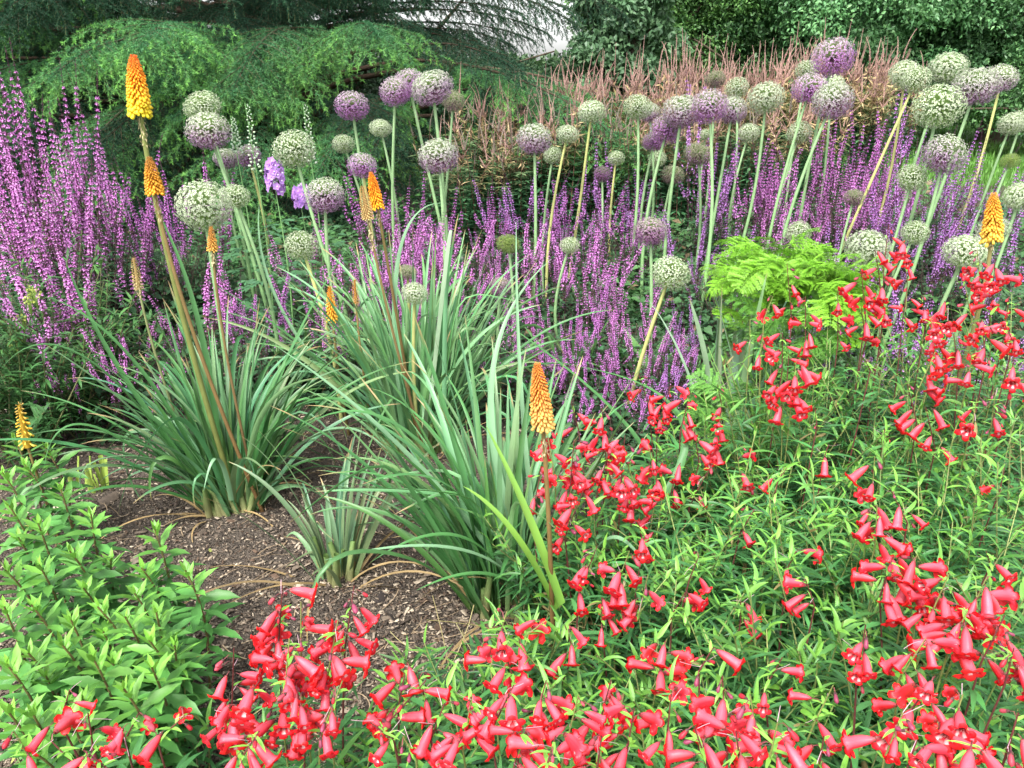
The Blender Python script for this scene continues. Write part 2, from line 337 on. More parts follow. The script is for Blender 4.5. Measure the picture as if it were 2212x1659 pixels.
# lit front tier (rz: 180 = towards the camera)
for i, a in enumerate([(215, 88, 8.6, 160, 8, .8), (330, 70, 8.7, 175, 10, .85), (450, 84, 8.4, 190, 8, .8), (560, 80, 8.7, 172, 6, .9), (660, 66, 8.9, 185, 8, .9), (760, 75, 8.8, 196, 6, .85), (860, 100, 8.9, 205, 2, .85),
        (300, 100, 8.2, 140, 0, .7), (520, 112, 8.2, 215, 0, .75), (720, 120, 8.2, 160, 0, .7), (900, 130, 8.6, 225, 0, .8), (150, 130, 8.2, 150, 0, .6), (420, 120, 8.0, 180, -4, .7), (620, 118, 8.1, 178, -2, .75), (960, 140, 8.8, 240, 0, .8),
        # lower skirts hanging to the ground
        (200, 220, 8.2, 170, -10, .7), (330, 215, 8.3, 190, -14, .75), (480, 205, 8.1, 165, -14, .7), (600, 215, 8.2, 188, -12, .75), (720, 200, 8.2, 200, -12, .7), (850, 215, 8.3, 176, -12, .7), (960, 200, 8.5, 215, -10, .75), (1050, 215, 9.0, 235, -8, .8),
        (260, 330, 8.5, 165, -14, .7), (420, 330, 8.4, 185, -16, .7), (560, 320, 8.3, 170, -16, .7), (700, 320, 8.5, 192, -14, .7), (860, 320, 8.6, 180, -14, .7), (980, 300, 8.8, 210, -12, .7), (100, 250, 8.6, 150, -10, .7), (60, 330, 8.9, 170, -12, .8),
        (340, 250, 8.6, 180, -25, .7), (520, 260, 8.6, 180, -25, .7), (680, 265, 8.6, 180, -25, .7), (820, 260, 8.7, 180, -25, .7), (940, 250, 8.9, 200, -22, .7), (220, 280, 8.7, 170, -22, .7)]):
    bo(*(a if i not in (10, 14) else a[:4] + (-14, a[5])), k=-1 if i == 6 else i if i < 15 else (i if i in (16, 18, 20) else 100 + i))  # skirts mostly take the boughs with shade painted into the needles
# upper branches, running right towards the gap of sky and overhead
for i, a in enumerate([(560, 20, 9.4, 190, 10, .7), (700, -10, 9.6, 205, 10, .8), (600, -40, 10.2, 250, 0, .95), (700, 60, 10.2, 252, -2, .8),
        (820, 80, 10.2, 245, -6, .6)]):
    bo(*a, k=101 + i)
for a in [(120, 60, 9.6, 165, 4, .8), (260, 20, 9.4, 195, 6, .8), (380, 40, 9.7, 175, 4, .85), (480, -10, 9.6, 200, 6, .85), (60, 0, 9.8, 180, 4, .9), (200, -50, 9.8, 175, 4, .9), (340, -60, 9.7, 190, 6, .9), (430, 30, 9.9, 215, 0, .9)]: bo(*a, k=140)
for a in [(520, 10, 10.3, 225, 0, .8), (600, 30, 10.5, 240, 0, .75), (680, 0, 10.6, 248, 0, .6), (560, 60, 10.1, 200, 0, .8), (660, 60, 10.4, 225, -4, .7), (740, 70, 10.5, 235, -6, .6), (600, -30, 10.6, 250, 2, .8), (700, 30, 10.9, 200, 0, .8)]: bo(*a, k=143)
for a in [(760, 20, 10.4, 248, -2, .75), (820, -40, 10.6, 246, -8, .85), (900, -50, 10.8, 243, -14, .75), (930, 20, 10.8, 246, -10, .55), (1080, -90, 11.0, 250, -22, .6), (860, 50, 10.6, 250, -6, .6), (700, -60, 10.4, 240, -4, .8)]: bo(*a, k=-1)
NE = len(sp)
for k in range(46):   # the rest of the crown, above and behind
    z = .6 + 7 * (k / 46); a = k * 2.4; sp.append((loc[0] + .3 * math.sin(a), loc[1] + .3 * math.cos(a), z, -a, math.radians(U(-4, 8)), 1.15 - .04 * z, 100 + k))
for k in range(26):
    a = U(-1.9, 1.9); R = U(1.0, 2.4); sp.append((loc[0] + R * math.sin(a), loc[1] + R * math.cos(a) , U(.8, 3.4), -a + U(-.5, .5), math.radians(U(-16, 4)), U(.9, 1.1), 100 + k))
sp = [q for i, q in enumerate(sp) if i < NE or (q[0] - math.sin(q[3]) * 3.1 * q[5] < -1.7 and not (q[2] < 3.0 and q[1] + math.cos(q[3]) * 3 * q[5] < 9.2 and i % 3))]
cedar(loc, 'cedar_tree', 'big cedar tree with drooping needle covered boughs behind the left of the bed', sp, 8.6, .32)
sp = []
loc2 = (-7.2, 12.5, .2)
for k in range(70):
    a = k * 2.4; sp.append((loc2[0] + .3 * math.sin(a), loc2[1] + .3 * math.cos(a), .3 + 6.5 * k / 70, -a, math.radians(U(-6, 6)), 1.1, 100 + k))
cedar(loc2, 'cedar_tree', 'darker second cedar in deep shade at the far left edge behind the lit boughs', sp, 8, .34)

# ---------------------------------------------------------------- broadleaved trees
def crown_mesh(seed, R, nb, nl, lz, c0, c1, hz=None):
    global rng
    keep = rng; rng = np.random.default_rng(seed); mb = MB()
    d = sph(nb); rr = U(.45, 1, nb)[:, None]; Cn = d * rr * R; cs = U(.22, .62, nb) * (R.mean() / 2.6) ** .5
    for j in range(nb):
        s = sph(nl); s[:, 2] = np.abs(s[:, 2]) * rng.choice([1, 1, -.5], nl); s = nrm(s); r = cs[j] * rng.random((nl, 1)) ** .6 * 1.1
        P = Cn[j] + s * r * np.array([1, 1, .75]); t = rng.random((nl, 1)) ** 2
        c = (np.array(c0) * (1 - t) + np.array(c1) * t) * U(.6, 1.45)
        dn = nrm(sph(nl) * .9 + s * .6 - np.array([0, 0, .35])); mb.leaves(P, dn, nrm(s * .7 + np.array([0, -.1, .5]) + sph(nl) * .8), U(.8, 1.3, nl) * lz, U(.45, .65, nl) * lz, c * U(.85, 1.15, (nl, 1)))
    rng = keep; return mb.mesh("crown_leaves", M['leaf'], False)
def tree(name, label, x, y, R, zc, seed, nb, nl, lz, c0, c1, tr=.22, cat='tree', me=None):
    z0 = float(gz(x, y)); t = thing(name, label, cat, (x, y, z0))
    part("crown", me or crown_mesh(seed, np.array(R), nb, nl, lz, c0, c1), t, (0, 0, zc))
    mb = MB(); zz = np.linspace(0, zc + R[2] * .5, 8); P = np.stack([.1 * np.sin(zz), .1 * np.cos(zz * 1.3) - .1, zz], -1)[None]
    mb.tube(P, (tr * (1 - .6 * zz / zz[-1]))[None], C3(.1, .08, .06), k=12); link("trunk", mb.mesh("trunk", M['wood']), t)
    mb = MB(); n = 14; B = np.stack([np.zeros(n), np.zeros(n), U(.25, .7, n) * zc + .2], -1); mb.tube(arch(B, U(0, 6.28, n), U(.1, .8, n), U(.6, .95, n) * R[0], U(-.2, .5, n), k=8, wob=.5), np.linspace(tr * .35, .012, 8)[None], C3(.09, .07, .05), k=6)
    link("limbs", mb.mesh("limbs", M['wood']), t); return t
G0, G1 = (.09, .22, .09), (.18, .36, .14)
tree('maple_tree', 'broad dark green leafy tree filling the top right corner', 5.4, 15.5, (3.6, 2.6, 3.0), 3.3, 21, 640, 300, .075, G0, G1, .3)
tree('lime_tree', 'leafy green tree with low branches at the top between the sky gap and the corner', 9.6, 16.5, (3.4, 2.8, 3.0), 3.2, 22, 560, 300, .075, (.06, .17, .06), (.16, .34, .11), .3)
tree('hornbeam_tree', 'mid green leafy tree with a brighter crown right of the sky gap', 2.5, 14.8, (1.7, 1.6, 2.6), 2.9, 23, 380, 300, .06, (.07, .17, .05), (.16, .33, .08), .2)
tree('ivy_clad_tree', 'ivy covered trunk with grey green leaves just right of the sky gap', 1.75, 13.2, (.75, .7, 1.6), 2.0, 24, 60, 330, .1, (.07, .15, .07), (.15, .27, .13), .2)
tree('beech_tree', 'shaded tree of dark leaves furthest back behind the reddish plumes', 7.4, 20, (5, 3, 3.6), 3.5, 25, 520, 300, .085, G0, G1, .35)
tree('shrub_willow', 'low pale grey green bush in the far gap below the sky', .9, 16.0, (1.2, 1, .5), .6, 26, 40, 260, .1, (.1, .2, .1), (.2, .34, .16), .08, 'bush')
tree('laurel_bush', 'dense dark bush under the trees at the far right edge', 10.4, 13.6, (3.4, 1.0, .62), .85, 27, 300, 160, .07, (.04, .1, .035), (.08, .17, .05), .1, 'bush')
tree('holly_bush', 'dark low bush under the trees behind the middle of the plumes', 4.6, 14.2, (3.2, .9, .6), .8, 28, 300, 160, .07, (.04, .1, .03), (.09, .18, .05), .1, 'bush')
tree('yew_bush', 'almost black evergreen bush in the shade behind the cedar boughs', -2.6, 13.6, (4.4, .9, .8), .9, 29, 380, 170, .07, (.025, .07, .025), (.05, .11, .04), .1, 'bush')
# ---------------------------------------------------------------- alliums
def allium_head(seed, kind, n=980):
    global rng
    keep = rng; rng = np.random.default_rng(seed); mb = MB()
    i = np.arange(n) + .5; ph = np.arccos(1 - 2 * i / n * .985); th = np.pi * (1 + 5 ** .5) * i
    d = np.stack([np.cos(th) * np.sin(ph), np.sin(th) * np.sin(ph), np.cos(ph)], -1); d = nrm(d + rng.normal(size=(n, 3)) * .06)
    r = U(.8, 1.04, n)[:, None]; P = d * r * np.array([1, 1, .94])
    low = np.clip(.5 - d[:, 2:3] * .62 + rng.normal(size=(n, 1)) * .13, 0, 1)          # older florets at the top are green, younger below purple
    pal = dict(g=([.8, .84, .68], [.8, .76, .72], .15), m=([.78, .78, .7], [.72, .42, .76], 1.1), p=([.74, .58, .72], [.68, .3, .74], 1.45), o=([.3, .38, .08], [.4, .44, .14], .5), b=([.42, .36, .3], [.34, .24, .25], .8), k=([.62, .4, .56], [.5, .2, .5], 1.3))[kind]
    t = np.clip(low * pal[2], 0, 1); pc = np.array(pal[0]) * (1 - t) + np.array(pal[1]) * t; pc = pc * U(.8, 1.15, (n, 1))
    gc = np.array([.36, .5, .24]) * U(.7, 1.3, (n, 1)) * (1 - .45 * t)
    # pedicels
    pp = np.stack([d * .05, d * .5 * U(.97, 1.03, (n, 1)), P * .985], 1)
    mb.ribbon(pp, np.full((n, 3), .0065), np.where(t[:, None] > .55, np.array([.26, .13, .2]), np.array([.26, .38, .13]))[:, :, :] * np.ones((n, 3, 1)))
    # capsule
    ov = np.array([[1, 0, 0], [0, 1, 0], [-1, 0, 0], [0, -1, 0], [0, 0, 1.1], [0, 0, -.8]], float); of = np.array([[0, 1, 4], [1, 2, 4], [2, 3, 4], [3, 0, 4], [1, 0, 5], [2, 1, 5], [3, 2, 5], [0, 3, 5]])
    X, Y, Z = frames(d, U(0, 6.28, n)); mb.stamp(ov, of, C3(1, 1, 1), P + d * .012, X, Y, Z, np.full(n, .026 if kind != 'p' else .02), gc)
    # six narrow tepals per floret
    for k in range(6):
        a = U(0, 6.28) + k * 1.0472; a = a + rng.normal(size=n) * .2
        out = X * np.cos(a)[:, None] + Y * np.sin(a)[:, None]; dd = out + d * U(.05, .7, (n, 1))
        mb.leaves(P, dd, d, U(.06, .088, n), U(.024, .038, n), pc * U(.85, 1.1, (n, 1)), bow=.12, belly=.55)
    rng = keep; return mb.mesh("allium_flower_head", M['globe'], False)
AH = {k: [allium_head(300 + 7 * j + i, k) for j in range(2 if k in 'gmp' else 1)] for i, k in enumerate('gmpobk')}
# ox, oy, diameter px, depth, kind, lean (metres the foot is off to the right), label
AL = [
 (438, 230, 74, 4.6, 'g', .1, 'pale green allium globe above the purple edged one beside the cedar'),
 (450, 283, 88, 4.2, 'm', .16, 'allium globe with a green front and purple edge left of the tall budding spikes'),
 (489, 343, 52, 4.9, 'm', .1, 'faded purple allium half hidden behind the leaning double stems'),
 (536, 337, 54, 4.9, 'p', .0, 'small purple allium above the mauve delphinium bloom'),
 (635, 323, 86, 4.1, 'g', .22, 'white green allium globe with dark gaps right of the budding delphinium spikes'),
 (440, 445, 118, 3.1, 'g', .0, 'largest white green allium head with an open leafy centre behind the orange bud poker'),
 (507, 425, 64, 3.4, 'g', .08, 'smaller white allium tucked behind the largest left allium head'),
 (702, 423, 85, 3.7, 'm', .1, 'pinkish white allium globe right of the mauve delphinium'),
 (651, 531, 74, 3.3, 'g', .12, 'round white allium low above the poker leaves with a yellow stem'),
 (760, 229, 70, 4.6, 'p', .1, 'purple allium with a pale crown left of the cluster of three'),
 (742, 311, 46, 5.0, 'g', .1, 'small grey green allium below the lone purple globe'),
 (822, 277, 45, 5.0, 'g', .05, 'small pale allium on a thin stem left of the tall pale stem'),
 (854, 198, 62, 4.6, 'p', -.03, 'leftmost purple globe of the three touching alliums'),
 (883, 180, 62, 4.8, 'p', .18, 'middle purple globe of the three touching alliums'),
 (934, 190, 84, 4.4, 'm', .03, 'big allium with green face and violet rim at the right of the three touching ones'),
 (979, 218, 45, 5.2, 'b', -.12, 'brownish small allium just behind the right of the touching three'),
 (947, 337, 82, 4.2, 'm', -.02, 'pink rimmed allium globe below the three touching ones'),
 (782, 358, 62, 4.1, 'p', .08, 'purple allium right above the orange poker pair'),
 (1154, 300, 72, 4.6, 'm', .0, 'pink white allium globe in front of the dark green leafy stems'),
 (1226, 290, 48, 4.8, 'g', -.08, 'small round green allium on a thick straw coloured stem'),
 (1194, 336, 40, 4.9, 'g', -.03, 'tiny pale allium tucked right of the pink white globe'),
 (1278, 242, 56, 5.0, 'g', -.1, 'greenish allium on a slanting yellow stem below the brown plumes'),
 (1331, 342, 37, 5.4, 'g', .0, 'tiny green allium alone among dark leaves in the middle'),
 (1301, 376, 38, 5.2, 'k', .0, 'tiny pinkish allium behind the salvia spikes in the middle'),
 (1378, 232, 58, 5.0, 'g', -.02, 'pale green allium overlapping a paler one left of the purple cluster'),
 (1403, 243, 46, 5.4, 'm', .0, 'pale allium half hidden behind its greener neighbour'),
 (1441, 280, 70, 4.7, 'p', -.05, 'purple globe hanging lowest in the cluster of overlapping purple alliums'),
 (1413, 306, 48, 5.2, 'p', .0, 'pale purple allium peeping out behind the lowest globe of the purple cluster'),
 (1420, 344, 38, 5.5, 'g', .0, 'tiny pale allium beneath the overlapping purple cluster'),
 (1453, 378, 50, 5.3, 'b', .0, 'dull greenish allium behind the pair of long green stems'),
 (1473, 241, 78, 4.6, 'm', -.03, 'grey topped purple globe left of the brightest purple allium'),
 (1532, 230, 74, 4.5, 'p', .02, 'brightest magenta purple allium in the overlapping cluster'),
 (1582, 238, 58, 4.7, 'm', -.08, 'whitish allium at the right of the overlapping purple cluster'),
 (1545, 172, 42, 5.8, 'b', .0, 'small grey allium standing against the pink brown plumes beside a violet spike'),
 (1592, 191, 46, 5.6, 'g', .0, 'small green allium among the base of the plumes'),
 (1655, 212, 72, 4.9, 'g', -.12, 'clean white green allium with a long stem right of the purple cluster'),
 (1743, 153, 46, 5.9, 'g', .0, 'pale allium partly behind the topmost purple globe'),
 (1799, 125, 80, 5.0, 'p', -.03, 'topmost allium of all with a grey crown and purple edge'),
 (1749, 192, 68, 4.9, 'p', -.1, 'purple globe to the lower left of the topmost allium'),
 (1797, 183, 48, 5.4, 'g', .0, 'pale allium squeezed between the topmost globe and the one below it'),
 (1799, 218, 80, 4.6, 'm', -.15, 'large grey white allium with lilac rim directly below the topmost globe'),
 (1955, 160, 58, 5.2, 'g', -.05, 'pale green allium overlapped by a smaller twin on a straw stem'),
 (1979, 173, 57, 4.9, 'g', -.24, 'small front allium of the overlapping green pair on a long straw stem'),
 (2049, 147, 72, 5.2, 'g', -.05, 'pale green globe at the top left of the far right cluster'),
 (2109, 187, 88, 4.8, 'm', -.15, 'broad purple bottomed allium in the middle of the far right cluster'),
 (2164, 168, 60, 5.4, 'm', -.1, 'rightmost globe of the far right cluster, pale with a lilac flank'),
 (2027, 231, 94, 4.3, 'g', -.12, 'very large pale green allium below the far right cluster'),
 (2040, 334, 88, 4.0, 'm', -.14, 'large allium with a pink lower edge beneath the very large pale one'),
 (1971, 384, 64, 4.1, 'g', -.12, 'open white allium with a visible green centre left of the big pink edged one'),
 (2184, 268, 50, 5.0, 'g', -.1, 'greenish allium at the right edge against the bright lawn'),
 (2206, 262, 50, 5.3, 'g', -.1, 'allium cut by the right edge above the lawn'),
 (1618, 287, 44, 5.4, 'g', .0, 'small dim allium behind the salvias right of the long stems'),
 (1727, 287, 50, 5.3, 'g', -.03, 'pale allium half covered by salvia left of the thick green stems'),
 (1508, 333, 57, 5.0, 'b', .0, 'brownish faded allium low behind the stems of the purple cluster'),
 (1524, 291, 28, 5.9, 'g', .0, 'very small allium under the brightest purple globe'),
 (1845, 427, 44, 4.7, 'b', .0, 'withered brown allium in the salvias right of the green stems'),
 (2182, 348, 38, 4.8, 'o', -.05, 'small olive allium seed head near the right edge'),
 (2204, 424, 66, 3.9, 'g', -.14, 'white allium cut by the right edge above the orange poker'),
 (1725, 503, 56, 3.9, 'g', -.03, 'white allium just above the ferny bright green plant'),
 (1875, 537, 98, 3.1, 'g', .0, 'broad white allium left behind the tall red penstemon tips'),
 (1977, 503, 58, 3.6, 'g', -.06, 'small white allium between the two broad white ones and the red tips'),
 (2088, 545, 100, 3.1, 'g', .0, 'broad white allium at the foot of the right orange poker'),
 (2146, 496, 68, 3.6, 'g', -.1, 'white allium directly behind the right orange poker'),
 (1098, 527, 53, 3.8, 'o', .02, 'olive green spent allium with a bare spiky centre in the salvias'),
 (1231, 530, 46, 3.9, 'g', .0, 'small white allium low between the salvia spikes'),
 (1405, 500, 76, 3.7, 'k', .03, 'pink drooping allium on two stems above the green gap'),
 (1449, 590, 88, 3.2, 'g', -.2, 'flat topped blush white allium on a leaning straw stem'),
 (896, 634, 60, 3.0, 'g', -.02, 'small white allium in front of the salvia beside the long poker stalk'),
 (880, 588, 42, 3.5, 'b', .0, 'dark faded allium just behind the small white one'),
 (1081, 620, 50, 3.3, 'k', .02, 'sparse pinkish allium crossed by thin grey leaves'),
]
r_ = np.random.default_rng(5)
for i, (ox, oy, dpx, Y, kd, lean, lab) in enumerate(AL):
    c = PY(ox, oy, Y); dist = np.linalg.norm(c - [0, 0, H]); D = dpx * S_ * Y / math.cos(math.atan2(H - c[2], Y) - PITCH) / FPX * math.cos(math.atan2(H - c[2], Y)) ** 0
    Rr = D / 2 * .97
    foot = np.array([c[0] + lean * c[2] * 1.1, Y + r_.uniform(-.05, .05), 0.]); foot[2] = gz(foot[0], foot[1])
    t = thing("allium", lab, "allium", foot, "globe alliums on long bare stems")
    s = np.linspace(0, 1, 9)[:, None]; P = foot + (c - foot) * s + np.array([r_.uniform(-.07, .07), 0, 0]) * np.sin(s * 3.14)
    P[-1] = c; mb = MB(); yel = r_.random() < .12 or lab.find('straw') > 0 or lab.find('yellow') > 0
    ca = np.array([.42, .44, .16]) if yel else np.array([.17, .34, .12]); cb = np.array([.26, .4, .2])
    mb.tube(P[None], np.linspace(.0095, .006, 9)[None] * (.75 + .5 * Rr / .1), (ca * (1 - s) + (ca if yel else cb) * s)[None] * r_.uniform(.85, 1.1), k=8)
    mb.build("stem", M['stem'], t, foot)
    hd = part("flower_head", AH[kd][i % len(AH[kd])], t, Vector(c - foot), (r_.uniform(-.35, .05), r_.uniform(-.2, .2), r_.uniform(0, 6.28)), (Rr * r_.uniform(.96, 1.05), Rr, Rr * r_.uniform(.8, .97)))
# ---------------------------------------------------------------- red hot pokers
FL_V, FL_F = lathe([(.16, 0), (.30, .12), (.42, .45), (.50, .8), (.44, .95), (.16, 1.0)], 6)
def poker_head(c, ax, Lh, Wd, n, top, mid, bot, openr, seed, fl=(.016, .030), cone=1.0):
    """spike of drooping tubular florets; colours run from the newest top to the oldest at the bottom"""
    r = np.random.default_rng(seed); mb = MB(); i = np.arange(n) + .5; q = i / n; th = i * 2.39996
    ax = nrm(np.asarray(ax, float)); X, Y, Z = frames(ax[None]); X, Y = X[0], Y[0]
    z = (1 - q ** 1.25) * Lh * .99; prof = (.1 + .9 * q ** (.62 / cone)) * (1 - .1 * q ** 4) ; ln = (fl[0] + (fl[1] - fl[0]) * q) * r.uniform(.7, 1.2, n)
    core = Wd * .5 * prof - ln * .45; core = np.maximum(core, .004)
    out = X * np.cos(th)[:, None] + Y * np.sin(th)[:, None]
    P = c + ax * z[:, None] + out * core[:, None]
    dz = np.where(q < .1, 1.4 - q * 16, -.3 - q * openr); dirv = out + ax * dz[:, None] + r.normal(size=(n, 3)) * .13
    t = q[:, None]; cc = np.where(t < .5, np.array(top) * (1 - t * 2) + np.array(mid) * t * 2, np.array(mid) * (2 - t * 2) + np.array(bot) * (t * 2 - 1)) * r.uniform(.82, 1.15, (n, 1))
    Xf, Yf, Zf = frames(dirv); wd = ln * .36
    tc = np.ones((len(FL_V), 3)); tc[:12] = [.92, .8, .7]; tc[24:] = [1.04, 1.12, 1.1]
    mb.stamp(FL_V, FL_F, tc, P, Xf, Yf, Zf, np.stack([wd, wd, ln], -1), cc)
    zz = np.linspace(0, 1, 8); mb.tube((c + ax * (zz * Lh * .97)[:, None])[None], (np.maximum(Wd * .5 * (.16 + .84 * (1 - zz) ** .75) * .62, .004))[None], np.array(mid) * .6, k=8)
    return mb
OR, YE = (.85, .26, .02), (.9, .62, .04)
# head bottom and top (px), depth, width px, colours, foot px-x offset (m), stalk colour, withered part length, label
PK = [
 ((302, 238), (288, 120), 2.5, 60, 260, (.8, .16, .03), (.92, .42, .03), (.9, .72, .05), 1.1, (.10, 0.), (.2, .22, .06), .2, 'tallest poker, orange at the tip and yellow below, rising before the cedar'),
 ((334, 413), (322, 340), 2.45, 44, 190, (.45, .2, .06), (.72, .34, .04), (.85, .42, .04), .5, (.2, 0.), (.22, .12, .045), .16, 'orange budded poker on a brown stalk touching the tallest poker stalk'),
 ((459, 540), (456, 488), 2.5, 25, 120, (.5, .2, .06), (.66, .32, .07), (.78, .45, .1), .3, (.05, 0.), (.2, .11, .05), .1, 'small dull orange poker bud below the largest left allium'),
 ((300, 625), (288, 556), 2.6, 24, 120, (.6, .3, .1), (.7, .5, .2), (.72, .6, .32), .0, (.16, 0.), (.2, .22, .1), .07, 'slim cream poker bud with an orange tip leaning left of the leaf clump'),
 ((815, 445), (801, 372), 3.0, 38, 190, (.8, .28, .02), (.88, .34, .02), (.9, .48, .03), .7, (.12, 0.), (.22, .13, .045), .14, 'bright orange poker of the touching pair in front of the purple allium'),
 ((795, 473), (783, 402), 2.9, 34, 190, (.6, .34, .12), (.66, .42, .16), (.74, .54, .24), .1, (.2, 0.), (.2, .12, .05), .2, 'pale buff poker of the touching pair, just left of the bright orange one'),
 ((718, 690), (712, 618), 3.1, 33, 110, (.8, .3, .03), (.88, .4, .04), (.9, .55, .06), .8, (.06, 0.), (.22, .16, .06), .03, 'loose orange poker low behind the leaves left of the long brown stalk'),
 ((769, 655), (766, 603), 3.05, 20, 110, (.6, .26, .05), (.66, .32, .07), (.75, .5, .2), .2, (.06, 0.), (.26, .16, .06), .08, 'thin brown orange poker bud between the loose orange poker and the long stalk'),
 ((1172, 915), (1160, 785), 1.62, 66, 280, (.85, .3, .06), (.9, .36, .07), (.92, .6, .18), .8, (.06, .02), (.24, .13, .05), .14, 'large apricot orange poker in the middle foreground beside the red flowers'),
 ((2143, 512), (2147, 418), 2.6, 50, 220, (.88, .42, .05), (.9, .46, .05), (.92, .6, .1), .9, (-.1, 0.), (.24, .2, .08), .1, 'yellow orange poker at the right edge above the white allium'),
 ((733, 1240), (730, 1195), 2.15, 17, 130, (.4, .18, .05), (.55, .25, .07), (.6, .35, .14), .1, (.01, 0.), (.28, .17, .07), .03, 'short stunted brown orange poker low in the thin leaf tuft'),
]
for i, (b0, t0, Y, wpx, n, c0, c1, c2, op, ft, sc, wl, lab) in enumerate(PK):
    B = PY(*b0, Y); T = PY(*t0, Y); ax = nrm(T - B); Lh = np.linalg.norm(T - B); sc_ = S_ * np.linalg.norm(B - [0, 0, H]) / FPX; Wd = wpx * sc_ * .68
    foot = np.array([B[0] + ft[0] * B[2] * .9, Y + ft[1], 0.]); foot[2] = gz(foot[0], foot[1])
    t = thing("red_hot_poker", lab, "red hot poker", foot, "red hot pokers standing over their strap leaves")
    poker_head(B, ax, Lh, Wd, int(n * 1.25), c0, c1, c2, op, 90 + i, (Wd * .09, Wd * (.46 if op > .2 else .28)), 1.0 if op > .2 else 1.6).build("flower_head", M['petal'], t, foot)
    q = np.linspace(0, 1, 12)[:, None]; mid = B - ax * .3 * B[2]
    P = (1 - q) ** 2 * foot + 2 * q * (1 - q) * mid + q ** 2 * (B + ax * Lh * .3 * q)
    r0 = max(.0042, min(.0085, Wd * .12)); mb = MB(); gr = np.array(sc) * .62; up = gr * 1.15 + np.array([.05, .06, .02])
    mb.tube(P[None], np.linspace(r0 * 1.25, r0 * .85, 12)[None], (gr * (1 - q) + up * q)[None], k=10); mb.build("stem", M['stem'], t, foot)
    # withered florets and papery bracts under the head
    r = np.random.default_rng(700 + i); m = int(40 + wl * 260); s = r.random(m) ** .8; tt = (1 - s * wl / max(.3, np.linalg.norm(B - foot)))
    qq = tt[:, None]; PP = (1 - qq) ** 2 * foot + 2 * qq * (1 - qq) * mid + qq ** 2 * (B + ax * Lh * .3 * qq)
    th = r.uniform(0, 6.28, m); o = np.stack([np.cos(th), np.sin(th), -.7 + 0 * th], -1)
    mb = MB(); mb.leaves(PP + o * r0 * .8, o + np.array([0, 0, -.6]), np.stack([np.cos(th), np.sin(th), .8 + 0 * th], -1), r.uniform(.008, .017, m) * (.6 + Wd * 6), r.uniform(.003, .0055, m), np.array([.5, .42, .24]) * r.uniform(.5, 1.1, (m, 1)))
    mb.build("bracts", M['dull'], t, foot, False)
# two last open florets hanging loose under the tallest poker, on its own side
# small yellow spike at the left edge
B = PY(60, 965, 2.25); T = PY(40, 872, 2.25); ft = np.array([B[0] + .03, 2.25, 0]); t = thing("red_hot_poker", "small loose yellow flower spike at the left edge above the mulch", "red hot poker", ft, "red hot pokers standing over their strap leaves")
poker_head(B, nrm(T - B), np.linalg.norm(T - B), .042, 60, (.5, .35, .12), (.85, .55, .06), (.85, .66, .12), .3, 44, (.009, .019)).build("flower_head", M['petal'], t, ft)
mb = MB(); q = np.linspace(0, 1, 6)[:, None]; mb.tube((ft * (1 - q) + B * q)[None], np.full((1, 6), .004), C3(.24, .16, .06)); mb.build("stem", M['stem'], t, ft)

